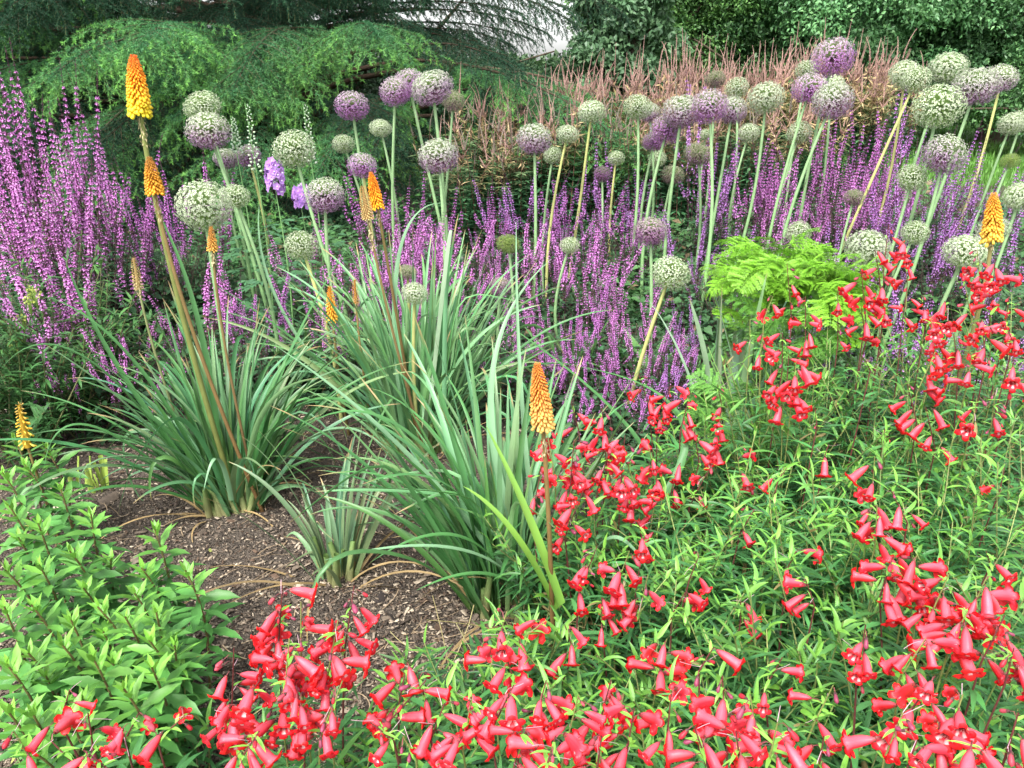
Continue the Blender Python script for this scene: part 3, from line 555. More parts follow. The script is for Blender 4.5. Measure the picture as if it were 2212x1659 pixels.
# ---------------------------------------------------------------- strap leaf clumps
def strap_clump(name, label, base, n, Lr, seed, azc, azs, colr=(.085, .2, .115), spread=.09, extra=(), wr=(.0055, .0095), e=(.95, 1.57), bend=(.1, 1.9), dead=20, kinkp=.2, cat='poker leaves'):
    global rng
    keep = rng; rng = np.random.default_rng(seed); t = thing(name, label, cat, base, "strap leaved poker clumps")
    az = azc + rng.normal(0, azs, n); th = az + rng.normal(0, .5, n)
    rr = np.sqrt(rng.random(n)) * spread; B = np.array(base) + np.stack([np.sin(th) * rr, np.cos(th) * rr * .7, np.full(n, .005)], -1)
    L = U(Lr[0], Lr[1], n); e0 = U(e[0], e[1], n); bd = U(bend[0], bend[1], n) * (1.6 - .45 * e0)
    kk = np.where(rng.random(n) < kinkp, U(.9, 2.0, n), 0); sk = U(.5, .85, n)
    P = arch(B, az, e0, L, bd, k=22, p=1.7, kink=kk, sk=sk, wob=.12); P[:, :, 2] = np.maximum(P[:, :, 2], gz(P[:, :, 0], P[:, :, 1]) + .03)
    s = np.linspace(0, 1, 22)[None]; W = U(wr[0], wr[1], n)[:, None] * (1.15 - .15 * s) * np.clip((1 - s) / .45, 0, 1) ** .6 + .0004
    c0 = np.array(colr); s3 = s[..., None]; c0 = c0[None, None] * (1 - (pm := rng.random((n, 1, 1)) ** 2.2)) + np.array([.18, .33, .16]) * pm; C = (np.array([.2, .3, .1]) * np.clip(1 - s3 * 6, 0, 1) + c0 * np.clip(s3 * 6, 0, 1)) * U(.75, 1.25, (n, 1, 1)) * (1 + np.array([.12, .0, -.06]) * rng.normal(size=(n, 1, 1)))
    tip = np.clip((s3 - (.97 - .1 * rng.random((n, 1, 1)) ** 3)) / .03, 0, 1); C = C * (1 - tip) + np.array([.36, .26, .12]) * tip
    mb = MB(); mb.ribbon(P, W, C, fold=.5, twist=(rng.normal(0, .35, (n, 1)) + rng.normal(0, .5, (n, 1)) * s)); mb.build("leaves", M['strap'], t, base)
    mb = MB()       # pale sheathing leaf bases
    m = max(6, n // 9); B2 = np.array(base) + np.stack([U(-1, 1, m) * spread, U(-.7, .7, m) * spread, np.zeros(m)], -1)
    P = arch(B2, U(0, 6.28, m), U(1.2, 1.5, m), U(.08, .2, m), U(-.1, .3, m), k=6)
    mb.tube(P, np.linspace(.016, .008, 6)[None], np.linspace(0, 1, 6)[None, :, None] * (np.array([.16, .26, .08]) - [.32, .27, .14]) + np.array([.32, .27, .14]), k=8); mb.build("leaf_base", M['dull'], t, base)
    if dead:
        mb = MB(); B3 = np.array(base) + np.stack([U(-1, 1, dead) * spread * 1.1, U(-.9, .4, dead) * spread, np.full(dead, .01)], -1)
        P = arch(B3, azc + U(-2.2, 2.2, dead), U(.3, 1.2, dead), U(.2, .55, dead), U(.8, 2.2, dead), k=14, wob=.6); P[:, :, 2] = np.maximum(P[:, :, 2], .03)
        mb.ribbon(P, np.linspace(.006, .001, 14)[None] * np.ones((dead, 1)), np.array([.38, .27, .13]) * U(.6, 1.1, (dead, 1, 1)), fold=.4, twist=rng.normal(0, .8, (dead, 14)).cumsum(1) * .2); mb.build("dead_leaves", M['dull'], t, base)
    if extra:
        mb = MB()
        for (p0, p1, p2, Y0, Y1, wd, dc) in extra:      # long single blades: foot, highest point, tip
            A, Bq, Cq = PY(*p0, Y0), PY(*p1, (Y0 + Y1) / 2), PY(*p2, Y1); q = np.linspace(0, 1, 20)[:, None]; ctl = 2 * Bq - (A + Cq) / 2
            Pq = (1 - q) ** 2 * A + 2 * q * (1 - q) * ctl + q ** 2 * Cq; qq = q[:, 0]
            mb.ribbon(Pq[None], (wd * np.clip((1 - qq) / .6, 0, 1) ** .7 + .0005)[None], np.array(dc), fold=.45)
        mb.build("long_leaves", M['strap'], t, base)
    rng = keep; return t
BG = (.065, .2, .055); LG = (.18, .34, .18)
b1 = PZ(512, 1115, 0.0)
strap_clump("poker_leaf_clump", "large fountain of blue green strap leaves rooted in the mulch at the left", tuple(b1), 210, (.42, .88), 31, -.25, 1.25, BG, .085,
  extra=[((430, 1060), (190, 775), (0, 800), 2.4, 2.2, .010, BG), ((430, 1090), (200, 920), (95, 1010), 2.4, 2.2, .011, BG), ((440, 1090), (250, 1050), (110, 1120), 2.4, 2.15, .012, BG),
         ((450, 1060), (260, 800), (140, 560), 2.45, 2.6, .011, BG), ((460, 1060), (290, 780), (100, 640), 2.45, 2.5, .010, BG), ((560, 1060), (700, 930), (840, 975), 2.4, 2.2, .011, LG),
         ((560, 1050), (610, 800), (760, 520), 2.45, 2.8, .011, BG), ((480, 1050), (430, 700), (330, 440), 2.5, 2.7, .010, BG), ((540, 1050), (690, 860), (960, 1030), 2.4, 2.1, .012, BG), ((500, 1080), (470, 990), (440, 1060), 2.3, 2.15, .008, LG)])
b2 = PZ(905, 985, 0.0)
strap_clump("poker_leaf_clump", "dense grey green strap leaf clump behind the middle, crossed by long brown stalks", tuple(b2), 240, (.5, 1.05), 32, -.1, 1.1, (.1, .25, .085), .13,
  extra=[((880, 960), (860, 560), (970, 440), 3.0, 3.3, .011, LG), ((920, 960), (960, 600), (975, 500), 3.0, 3.1, .016, (.3, .42, .27)), ((860, 960), (680, 770), (440, 600), 3.0, 3.1, .012, BG), ((930, 980), (1050, 700), (1120, 590), 3.0, 3.2, .010, LG),
         ((900, 980), (1020, 820), (1110, 560), 3.0, 3.0, .009, LG), ((850, 960), (620, 690), (560, 440), 3.0, 3.3, .009, LG)])
b3 = PZ(1090, 1345, 0.0)
strap_clump("poker_leaf_clump", "arching green strap leaf clump in front, beside the red penstemons", tuple(b3), 160, (.4, .95), 33, -.35, 1.0, BG, .09,
  extra=[((1120, 1310), (1000, 1160), (800, 1215), 1.85, 1.7, .011, BG), ((1150, 1320), (1010, 1190), (700, 1210), 1.85, 1.65, .010, LG), ((1160, 1320), (1060, 1240), (900, 1275), 1.8, 1.65, .010, BG),
         ((1205, 1320), (1110, 1150), (1000, 1050), 1.62, 1.66, .017, (.22, .44, .07)), ((1215, 1310), (1140, 1110), (1050, 920), 1.6, 1.68, .018, (.24, .48, .08)), ((1150, 1320), (900, 1000), (600, 750), 1.85, 2.0, .013, LG),
         ((1180, 1320), (1480, 960), (1240, 790), 1.9, 2.3, .012, BG), ((1180, 1320), (1060, 860), (1190, 560), 1.9, 2.3, .010, LG), ((1250, 1330), (1420, 1020), (1000, 640), 1.9, 2.6, .013, BG),
         ((1180, 1320), (1130, 900), (1115, 480), 1.9, 2.3, .007, LG), ((1240, 1300), (1330, 1160), (1440, 1330), 1.8, 1.7, .010, LG), ((1120, 1320), (890, 940), (630, 940), 1.9, 1.9, .012, BG)])
b4 = PZ(735, 1285, 0.0)
strap_clump("poker_leaf_clump", "thin sparse leaf tuft with straw coloured dead blades in bare mulch", tuple(b4), 34, (.25, .6), 34, -.2, 1.3, (.13, .21, .1), .045, wr=(.004, .008), dead=16, bend=(.2, 1.3))
b5 = PZ(1560, 985, 0.0)
strap_clump("iris_leaf_fan", "few upright silvery grey blades rising behind the red flowers", tuple(b5), 12, (.55, .9), 35, 0, 1.6, (.26, .38, .25), .05, wr=(.010, .016), e=(1.35, 1.56), bend=(-.1, .3), dead=0, kinkp=0, cat='grey leaved plant',
   extra=[((1530, 980), (1480, 790), (1395, 640), 2.6, 2.8, .009, (.24, .36, .24)), ((1620, 1000), (1600, 850), (1540, 620), 2.6, 2.6, .010, (.26, .38, .25))])
b6 = PZ(140, 1010, 0.0)
# cut stubs
b7 = PZ(195, 1085, 0.0); r = np.random.default_rng(9); n = 14; mb = MB(); B = b7 + np.stack([r.uniform(-.07, .07, n), r.uniform(-.03, .04, n), np.zeros(n)], -1)
t = thing("cut_stem_stubs", "cluster of cropped yellow green stalk stubs behind the leafy shoots at the left", "cut stalks", tuple(b7))
keep = rng; rng = r
P = arch(B, U(0, 6.28, n), U(1.35, 1.55, n), U(.1, .2, n), U(0, .1, n), k=4); mb.ribbon(P, np.full((n, 4), .008), np.array([.3, .42, .08]) * U(.8, 1.2, (n, 1, 1)), fold=.6); mb.build("stub", M['strap'], t, tuple(b7))
b8 = PZ(472, 1218, 0.0); t = thing("cut_stem_stub", "tiny pair of pale cut stubs alone on the mulch below the big leaf clump", "cut stalk", tuple(b8)); mb = MB()
B = b8 + np.array([[0, 0, 0], [.028, .005, 0]]); P = arch(B, np.array([-1.5, .5]), np.array([1.2, 1.5]), np.array([.06, .04]), np.array([0, 0.]), k=3); mb.tube(P, np.full((2, 3), .005), C3(.38, .42, .12)); mb.build("stub", M['stem'], t, tuple(b8)); rng = keep
# ---------------------------------------------------------------- salvia
def floret_tpl():
    """two-lipped floret pointing +Z with its upper lip towards +Y, plus a dark calyx; colours multiply"""
    V = []; F = []; C = []
    def q(pts, c): 
        b = len(V); V.extend(pts); F.append([b, b + 1, b + 2, b + 3]); C.extend([c] * 4)
    pk = (1, 1, 1); dk = (.35, .16, .3)
    q([(-.12, 0, 0), (.12, 0, 0), (.16, .04, .45), (-.16, .04, .45)], dk); q([(0, -.12, 0), (0, .12, 0), (.0, .16, .45), (0, -.14, .45)], dk)
    q([(-.17, .12, .35), (.17, .12, .35), (.14, .38, .85), (-.14, .38, .85)], pk); q([(-.14, .38, .85), (.14, .38, .85), (.05, .3, 1.12), (-.05, .3, 1.12)], (1.1, 1.1, 1.1))
    q([(-.13, .02, .35), (.13, .02, .35), (.3, -.22, .9), (-.3, -.22, .9)], (1.25, 1.35, 1.2)); q([(-.3, -.22, .9), (.3, -.22, .9), (.18, -.5, 1.0), (-.18, -.5, 1.0)], (1.1, 1.1, 1.1))
    return np.array(V), np.array(F), np.array(C)
FT = floret_tpl()
def salvia_spike(seed, pet, branches=2, dense=1.0, spent=.36):
    """1 m tall flowering stem; whorls of florets on the upper part, dusky spent calyces below"""
    global rng
    keep = rng; rng = np.random.default_rng(seed); mb = MB()
    main = arch(np.zeros((1, 3)), U(0, 6.28, 1), np.array([1.5]), np.array([1.0]), U(-.1, .35, 1), k=16, wob=.6); ax = [(main[0], .38, 1.0)]
    for j in range(branches):
        z = U(.42, .62); i0 = int(z * 15); st = main[0][i0][None]; L = U(.22, .36); ax.append((arch(st, U(0, 6.28, 1), U(.7, 1.1, 1), np.array([L]), np.array([-.7]), k=10)[0], .25, .75))
    for (A, s0, sc) in ax:
        m = len(A) - 1; mb.tube(A[None], np.linspace(.0028, .0011, m + 1)[None] * sc, C3(.09, .035, .06), k=4)
        Ltot = np.linalg.norm(np.diff(A, axis=0), axis=1).sum(); nw = int((1 - s0) * Ltot / .0185); sw = np.linspace(s0, .985, nw)
        for s in sw:
            x = s * m; i = min(int(x), m - 1); p = A[i] * (1 - x + i) + A[i + 1] * (x - i); T = nrm(A[i + 1] - A[i])
            u = (s - s0) / (1 - s0); nf = int(round(U(5, 7.5) * dense)); th = U(0, 6.28) + np.arange(nf) * 6.283 / nf + rng.normal(0, .25, nf)
            X, Y, _ = frames(T[None]); o = X * np.cos(th)[:, None] + Y * np.sin(th)[:, None]
            gone = (rng.random(nf) < (spent * 2.2 if u < .3 else spent * .5)) | (u > .88); size = (.0118 - .005 * max(0, u - .6) / .4) * U(.85, 1.2, nf)
            size = np.where(gone, size * .55, size); d = o + T * U(.1, .6, (nf, 1)); Z = nrm(d); Yv = nrm(T - Z * (Z @ T)[:, None]); Xv = np.cross(Yv, Z)
            cc = np.where(gone[:, None], np.array([.13, .06, .09]) if u > .5 else np.array([.13, .1, .07]), np.array(pet) * U(.7, 1.2, (nf, 1)) + rng.normal(0, .015, (nf, 3)))
            mb.stamp(FT[0], FT[1], FT[2], np.broadcast_to(p, (nf, 3)) + o * .0015, Xv, Yv, Z, size, np.clip(cc, .01, 1))
            if rng.random() < .3 and u < .5:
                mb.leaves(p[None], o[:1], T[None], U(.012, .03, 1), U(.008, .014, 1), C3(.08, .1, .05))
    # stem leaves low down
    n = 8; zz = U(.08, .42, n); ii = (zz * 15).astype(int); a = U(0, 6.28, n); d = np.stack([np.cos(a), np.sin(a), U(-.3, .4, n)], -1)
    mb.leaves(main[0][ii], d, np.tile([0, 0, 1.], (n, 1)), U(.03, .07, n), U(.018, .035, n), jit((.05, .11, .045), n))
    rng = keep; return mb.mesh("salvia_spike", M['petal'], False)
PINK, PURP, VIO = (.7, .28, .68), (.6, .23, .62), (.56, .26, .67)
SSP = [[salvia_spike(400 + 10 * j + i, c, b) for i, b in enumerate((1, 2, 3, 1))] for j, c in enumerate((PINK, PURP, VIO))]
def salvia_leaves(seed, n=420, R=.24, hh=.5):
    global rng
    keep = rng; rng = np.random.default_rng(seed); mb = MB(); a = U(0, 6.28, n); r = np.sqrt(rng.random(n)) * R; z = rng.random(n) ** 1.3 * hh
    P = np.stack([r * np.cos(a), r * np.sin(a), z], -1); d = np.stack([np.cos(a) + rng.normal(0, .6, n), np.sin(a) + rng.normal(0, .6, n), U(-.6, .3, n)], -1)
    L = U(.03, .095, n) * (1.15 - z / hh * .6); mb.leaves(P, d, nrm(np.stack([rng.normal(0, .35, n), rng.normal(0, .35, n), np.ones(n)], -1)), L, L * U(.45, .75, n), jit((.045, .115, .05), n, .35), bow=.12, belly=.4)
    m = 60; a = U(0, 6.28, m); B = np.stack([np.cos(a) * .1, np.sin(a) * .1, np.zeros(m)], -1) * U(.2, 1.4, (m, 1)); mb.tube(arch(B, U(0, 6.28, m), U(1.1, 1.5, m), U(.3, .8, m) * hh * 1.6, U(-.2, .3, m), k=5), np.full((1, 5), .0018), C3(.1, .07, .06), k=3)
    # dusty spent sprays between the flowers
    m = 260; a = U(0, 6.28, m); r = np.sqrt(rng.random(m)) * R; P = np.stack([r * np.cos(a), r * np.sin(a), U(.35, 1.1, m) * hh], -1)
    mb.leaves(P, sph(m), sph(m), U(.006, .014, m), U(.004, .01, m), jit((.16, .13, .1), m, .3))
    rng = keep; return mb.mesh("salvia_foliage", M['dull'], False)
SLM = [salvia_leaves(450 + i) for i in range(4)]
# tip px, depth, count, spread m, colour, label
SV = [
 (32, 118, 4.0, 13, .22, 0, 'tallest pink purple salvia clump at the left edge, its tip against the cedar'),
 (95, 200, 4.2, 12, .22, 0, 'salvia clump stepping down to the right from the tallest one at the left edge'),
 (170, 262, 4.3, 11, .22, 0, 'salvia clump left of the tallest orange and yellow poker'),
 (5, 235, 3.8, 12, .2, 0, 'salvia clump cut by the left edge below the tallest spikes'),
 (235, 300, 4.6, 9, .2, 1, 'salvia clump with dark stems just left of the tallest poker stalk'),
 (305, 360, 4.5, 7, .16, 1, 'thin dark salvia spikes right behind the tallest poker head'),
 (370, 385, 4.8, 6, .15, 1, 'small salvia group between the tallest poker and the largest left allium'),
 (60, 330, 3.6, 11, .22, 0, 'salvia clump over the willow leaved shrub at the left'),
 (125, 445, 3.35, 9, .18, 0, 'salvia clump leaning down above the arching poker leaves at the left'),
 (185, 560, 3.15, 9, .16, 0, 'salvia clump spilling low above the yellow bud spike'),
 (118, 705, 2.95, 3, .07, 0, 'few low salvia spikes beside the yellow green flower heads'),
 (235, 690, 3.0, 4, .1, 0, 'short salvia spikes hanging behind the left arching leaves'),
 (418, 330, 4.7, 5, .13, 1, 'narrow salvia spikes beside the two stacked left alliums'),
 (425, 540, 3.5, 7, .18, 0, 'salvia group seen through the blue green poker leaves'),
 (560, 570, 3.5, 8, .2, 1, 'salvia group between the yellow allium stem and the low white allium'),
 (655, 425, 4.3, 4, .1, 0, 'two or three salvia spikes left of the pinkish white allium'),
 (760, 480, 4.0, 10, .2, 0, 'salvia clump behind the touching pair of pokers'),
 (845, 345, 4.9, 9, .17, 1, 'salvia clump with tall dark tips below the three touching alliums'),
 (870, 430, 4.4, 12, .2, 0, 'bright salvia clump right of the touching poker pair'),
 (955, 400, 4.8, 10, .2, 1, 'salvia clump under the pink rimmed allium'),
 (930, 500, 4.0, 13, .22, 0, 'dense salvia clump at the left of the olive spent allium'),
 (1010, 455, 4.4, 12, .22, 0, 'dense salvia clump above the bent silvery leaf tips'),
 (1065, 400, 5.1, 8, .18, 1, 'dusky salvia clump before the dark green leafy stems'),
 (1125, 340, 5.3, 8, .16, 2, 'violet salvia spikes left below the pink white allium'),
 (1150, 460, 4.4, 12, .22, 0, 'salvia clump just right of the olive spent allium'),
 (1200, 370, 5.1, 9, .2, 1, 'salvia clump around the thick straw allium stem'),
 (1275, 480, 4.3, 9, .14, 0, 'single bright column of salvia right of the low small white allium'),
 (1320, 395, 5.0, 10, .2, 1, 'salvia clump under the tiny green allium in the middle'),
 (1300, 300, 5.6, 5, .15, 2, 'thin violet salvia spikes beside the greenish allium on a slanting stem'),
 (1400, 360, 5.3, 9, .2, 2, 'salvia clump under the overlapping purple alliums'),
 (1170, 590, 3.7, 7, .16, 0, 'salvia group above the apricot poker and the crossing leaves'),
 (1275, 590, 3.7, 9, .2, 1, 'salvia group above the first red flowers in the middle'),
 (1350, 560, 3.7, 10, .2, 0, 'pink salvia clump left of the flat blush allium'),
 (1240, 690, 3.3, 9, .2, 1, 'low salvia group right beside the apricot poker tip'),
 (1350, 720, 3.2, 10, .2, 1, 'low salvia clump directly above the red penstemons'),
 (1490, 640, 3.3, 7, .16, 2, 'violet salvia clump right of the flat blush allium stem'),
 (1450, 730, 3.1, 6, .14, 2, 'low violet salvia behind the silvery upright blades'),
 (1480, 440, 4.6, 6, .18, 2, 'salvia spikes between the long green allium stems and the drooping pink allium'),
 (1520, 160, 5.9, 3, .05, 2, 'single violet spike standing up against the pink brown plumes'),
 (1560, 270, 5.5, 7, .18, 2, 'salvia clump under the whitish right allium of the purple cluster'),
 (1625, 285, 5.3, 12, .18, 0, 'pink salvia clump left of the long stem of the clean white allium'),
 (1685, 300, 5.1, 11, .18, 0, 'pink salvia clump right of the long stem of the clean white allium'),
 (1720, 410, 4.7, 8, .14, 0, 'salvia clump touching the foot of the thick green allium stems'),
 (1590, 460, 4.4, 8, .2, 2, 'dim violet salvia above the ferny bright green plant'),
 (1830, 240, 5.9, 13, .22, 0, 'salvia clump right of the large grey white allium'),
 (1890, 225, 6.1, 13, .22, 1, 'salvia clump below the overlapping green allium pair'),
 (1850, 330, 5.1, 13, .22, 0, 'middle salvia clump of the dense right hand drift'),
 (1930, 300, 5.4, 12, .22, 1, 'salvia clump crossed by the long straw allium stem'),
 (1985, 150, 6.0, 3, .08, 2, 'far violet spikes poking up between the right allium groups'),
 (1990, 340, 4.9, 11, .2, 2, 'violet salvia clump left of the big pink edged allium'),
 (2085, 270, 5.5, 9, .22, 2, 'salvia clump below the broad purple bottomed allium'),
 (2145, 300, 5.2, 9, .2, 2, 'violet salvia clump against the bright lawn'),
 (1800, 470, 4.4, 10, .2, 2, 'low salvia clump behind the left broad white allium'),
 (1910, 440, 4.3, 9, .2, 2, 'low salvia clump behind the small white allium and red tips'),
 (2060, 420, 4.4, 10, .2, 2, 'low violet salvia clump left of the right orange poker'),
 (2170, 450, 4.2, 9, .2, 2, 'low violet salvia clump cut by the right edge'),
 (1880, 610, 3.1, 5, .14, 2, 'pale violet salvia behind the tall red penstemon flowers'),
 (2010, 600, 3.1, 8, .2, 2, 'pale violet salvia between the red sprays at the right'),
 (2150, 640, 3.1, 6, .2, 2, 'dim violet salvia behind the rightmost red spray'),
 (1105, 640, 3.45, 9, .2, 0, 'low salvia group above the crossing grey blades behind the apricot poker'),
 (1430, 650, 3.3, 8, .18, 0, 'low salvia group under the flat blush allium'),
 (880, 560, 3.6, 8, .2, 0, 'salvia group around the dark faded allium'),
 (1290, 790, 2.95, 8, .2, 1, 'lowest salvia group touching the top of the red flower mass'),
 (690, 560, 3.7, 8, .18, 0, 'salvia group just right of the yellow stem of the low white allium'),
 (745, 600, 3.5, 7, .16, 0, 'salvia group behind the loose low orange poker'),
 (835, 500, 3.9, 9, .18, 1, 'salvia group between the long brown poker stalk and the bent silvery leaf'),
 (1765, 560, 3.7, 5, .14, 2, 'violet spikes at the right shoulder of the ferny plant'),
]
r_ = np.random.default_rng(77)
for i, (ox, oy, Y, n, spr, ci, lab) in enumerate(SV):
    tip = PY(ox, oy, Y); z0 = float(gz(tip[0], Y)); hgt = max(.35, tip[2] - z0) * (1.08 if i < 5 else 1.02); t = thing("salvia_plant", lab, "salvia", (tip[0], Y, z0), "drift of purple salvia")
    if n > 3: n = int(n * (.85 if i < 5 else 1.05))
    for j in range(n):
        a = r_.uniform(0, 6.28); rr = spr * math.sqrt(r_.random()) * (0 if j == 0 else 1); h = hgt * (1.0 if j == 0 else r_.uniform(.6, 1.0)); lean = r_.uniform(0, .13) * rr / max(spr, .01) + (0 if j == 0 else .03)
        bx_, by_ = rr * math.cos(a) * .95, rr * math.sin(a) * .95
        q = Matrix.Rotation(lean, 3, Vector((-math.sin(a), math.cos(a), 0))) @ Matrix.Rotation(r_.uniform(0, 6.28), 3, 'Z'); w_ = max(.55, min(h * 1.05, 1.1)) if h < .7 else 1.0
        part("flower_spike", SSP[ci][r_.integers(4)], t, (bx_, by_, 0), q.to_euler(), (w_ * 1.05, w_ * 1.05, h * 1.05))
    if n > 4:
        part("foliage", SLM[i % 4], t, (0, 0, 0), (0, 0, r_.uniform(0, 6.28)), (spr / .2, spr / .2, min(1.3, hgt * .95)))

# ---------------------------------------------------------------- tall whorled perennials gone to brown plumes
def whorl_stem(seed, plume):
    global rng
    keep = rng; rng = np.random.default_rng(seed); mb = MB()
    A = arch(np.zeros((1, 3)), U(0, 6.28, 1), np.array([1.52]), np.array([1.0]), U(-.05, .2, 1), k=14)[0]; mb.tube(A[None], np.linspace(.0042, .002, 14)[None], C3(.16, .09, .06), k=5)
    for z in np.arange(.12, .84, .05):
        x = z * 13; i = int(x); p = A[i] * (1 - x + i) + A[i + 1] * (x - i); m = 6; a = U(0, 6.28) + np.arange(m) * 1.047; up = U(-.25, .5); f = max(0, (z - .6) / .24) * (1 if plume else .3)
        c = np.array([.06, .17, .07]) * (1 - f) + np.array([.27, .24, .11]) * f
        mb.leaves(np.tile(p, (m, 1)), np.stack([np.cos(a), np.sin(a), np.full(m, up) + rng.normal(0, .15, m)], -1), np.tile([0, 0, 1.], (m, 1)), U(.07, .12, m) * (1.1 - z * .5), U(.018, .028, m), jit(c, m, .25), bow=.05)
    nt = rng.integers(3, 6) if plume else 1; st = A[-2]
    for k in range(nt):
        L = U(.1, .17) if k else U(.14, .26); P = arch((st + (A[-1] - st) * (0 if k else 1))[None], U(0, 6.28, 1), np.array([1.45 if k == 0 else U(.7, 1.2)]), np.array([L]), np.array([U(-.4, .2) if k else U(-.1, .7)]), k=9)[0]
        m = 100; q = rng.random(m) * 7.99; i = q.astype(int); pos = P[i] + (P[i + 1] - P[i]) * (q - i)[:, None]; T = nrm(P[i + 1] - P[i]); taper = (1.1 - q / 8)
        cc = np.array([.52, .33, .28]) if plume else np.array([.3, .25, .2]); mb.leaves(pos, nrm(sph(m) + T * .9), sph(m), U(.01, .017, m) * taper, U(.003, .0045, m), jit(cc, m, .3, .12))
        mb.tube(P[None], np.linspace(.005, .0015, 9)[None], cc * .8, k=4)
    for k in range(22 if plume else 4):      # withered tan leaves
        p = A[rng.integers(9, 13)]; mb.leaves(p[None], nrm(sph(1) + [[0, 0, -.2]]), sph(1), U(.05, .1, 1), U(.006, .014, 1), jit((.5, .38, .2), 1, .3))
    rng = keep; return mb.mesh("leafy_stem", M['dull'], False)
WS = [whorl_stem(500 + i, True) for i in range(5)]; WG = [whorl_stem(520 + i, False) for i in range(3)]
VR = [(985, 265, 6.9, 9, .25, 0, 'dark leafy perennial clump with short brown tassels right of the three touching alliums'), (1075, 215, 7.2, 10, .28, 1, 'whorled perennial clump with a pink tinged plume under the cedar branch tips'),
      (1150, 190, 7.5, 11, .3, 1, 'perennial clump with upright brown plumes directly under the gap of sky'), (1230, 165, 7.6, 11, .3, 1, 'perennial clump with tall curved plumes before the ivy clad tree'),
      (1310, 155, 7.8, 11, .3, 1, 'perennial clump with bowed plume tips above the pale green overlapping alliums'), (1400, 145, 7.8, 12, .3, 1, 'tan plume clump above the overlapping purple alliums'),
      (1480, 125, 7.9, 12, .3, 1, 'tallest reddish plume clump beside the violet spike'), (1560, 140, 8.0, 12, .3, 1, 'pink brown plume clump behind the small grey allium'),
      (1640, 125, 8.1, 12, .3, 1, 'pink brown plume clump behind the clean white allium'), (1710, 120, 8.1, 12, .3, 1, 'plume clump left of the topmost purple globe'),
      (1800, 105, 8.3, 12, .3, 1, 'plume clump behind the topmost purple globe'), (1865, 115, 8.2, 12, .3, 1, 'plume clump right of the topmost purple globe'), (1935, 135, 8.2, 9, .3, 1, 'last plume clump to the right, next to the violet far spikes'),
      (1010, 330, 6.2, 9, .28, 0, 'front clump of dark whorled leaves right of the pink rimmed allium'), (1100, 300, 6.5, 10, .3, 0, 'front clump of dark whorled leaves left of the pink white allium'),
      (1235, 275, 6.8, 8, .3, 0, 'front leafy clump behind the round allium on a straw stem'), (1340, 270, 6.9, 9, .3, 0, 'front leafy clump behind the pale green overlapping alliums'),
      (1180, 250, 6.6, 9, .3, 0, 'front clump of dark whorled leaves between the pink white allium and the straw stem'), (1420, 250, 6.7, 9, .3, 0, 'front dark leafy clump seen between the stems of the purple cluster'), (1560, 245, 6.8, 9, .3, 0, 'dark leafy clump behind the whitish right allium of the purple cluster'), (1640, 250, 6.9, 8, .3, 0, 'leafy clump showing between the salvias below the clean white allium'), (1460, 230, 7.0, 9, .3, 1, 'tan front plume clump behind the overlapping purple alliums'), (1750, 205, 7.2, 9, .3, 1, 'tan front plume clump behind the globe left of the topmost one')]
for i, (ox, oy, Y, n, spr, pl, lab) in enumerate(VR):
    tip = PY(ox, oy - (0 if pl else 30), Y); z0 = float(gz(tip[0], Y)); hgt = tip[2] - z0; t = thing("whorled_perennial", lab, "perennial", (tip[0], Y, z0), "tall whorled perennials with brown plumes"); n = int(n * 2.0)
    for j in range(n):
        a = r_.uniform(0, 6.28); rr = spr * math.sqrt(r_.random()) * 1.15; h = hgt / 1.08 * r_.uniform(.82, 1.04) * (1 if j else 1.06)
        part("leafy_stem", (WS if pl else (WG + WS[:1]))[r_.integers(5 if pl else 4)], t, (rr * math.cos(a), rr * math.sin(a) * .8, 0), (r_.normal(0, .05), r_.normal(0, .05), r_.uniform(0, 6.28)), (1.15, 1.15, h))
# ---------------------------------------------------------------- low ground cover under the drift
n = 64000; ox = U(-250, 2640, n); yy = U(3.7, 7.6, n); X0 = (ox * S_ - 512) / FPX * yy * 1.0; X0 = X0 * 1.05
ok = ~((yy < 4.1) & (X0 < 1.0) & (rng.random(n) < .5)); X0 = X0[ok]; yy = yy[ok]; n = len(yy)
cl = np.sin(X0 * 3.1 + 1.3 * np.sin(yy * 2.2)) * np.sin(yy * 2.7 + X0) ; z = gz(X0, yy) + rng.random(n) ** 1.2 * (.2 + .16 * np.clip(cl + .4, 0, 1.2)) * np.clip((yy - 3.6) / .6, .2, 1)
P = np.stack([X0, yy, z], -1); a = U(0, 6.28, n); t_ = np.clip(cl * .6 + .4, 0, 1)[:, None]
cc = (np.array([.04, .105, .045]) * (1 - t_) + np.array([.075, .19, .055]) * t_) * U(.7, 1.35, (n, 1)); br = rng.random(n) < .05; cc[br] = np.array([.2, .15, .08])
L = U(.03, .085, n); mb = MB(); mb.leaves(P, np.stack([np.cos(a), np.sin(a), U(-.5, .5, n)], -1), nrm(np.stack([rng.normal(0, .4, n), rng.normal(0, .4, n) - .2, np.ones(n)], -1)), L, L * U(.35, .75, n), cc, bow=.14)
o = mb.build("ground_cover", M['leaf'], smooth=False); tag(o, 'dark green leafy ground cover filling the bed under the salvias and alliums', 'ground cover', kind='stuff')

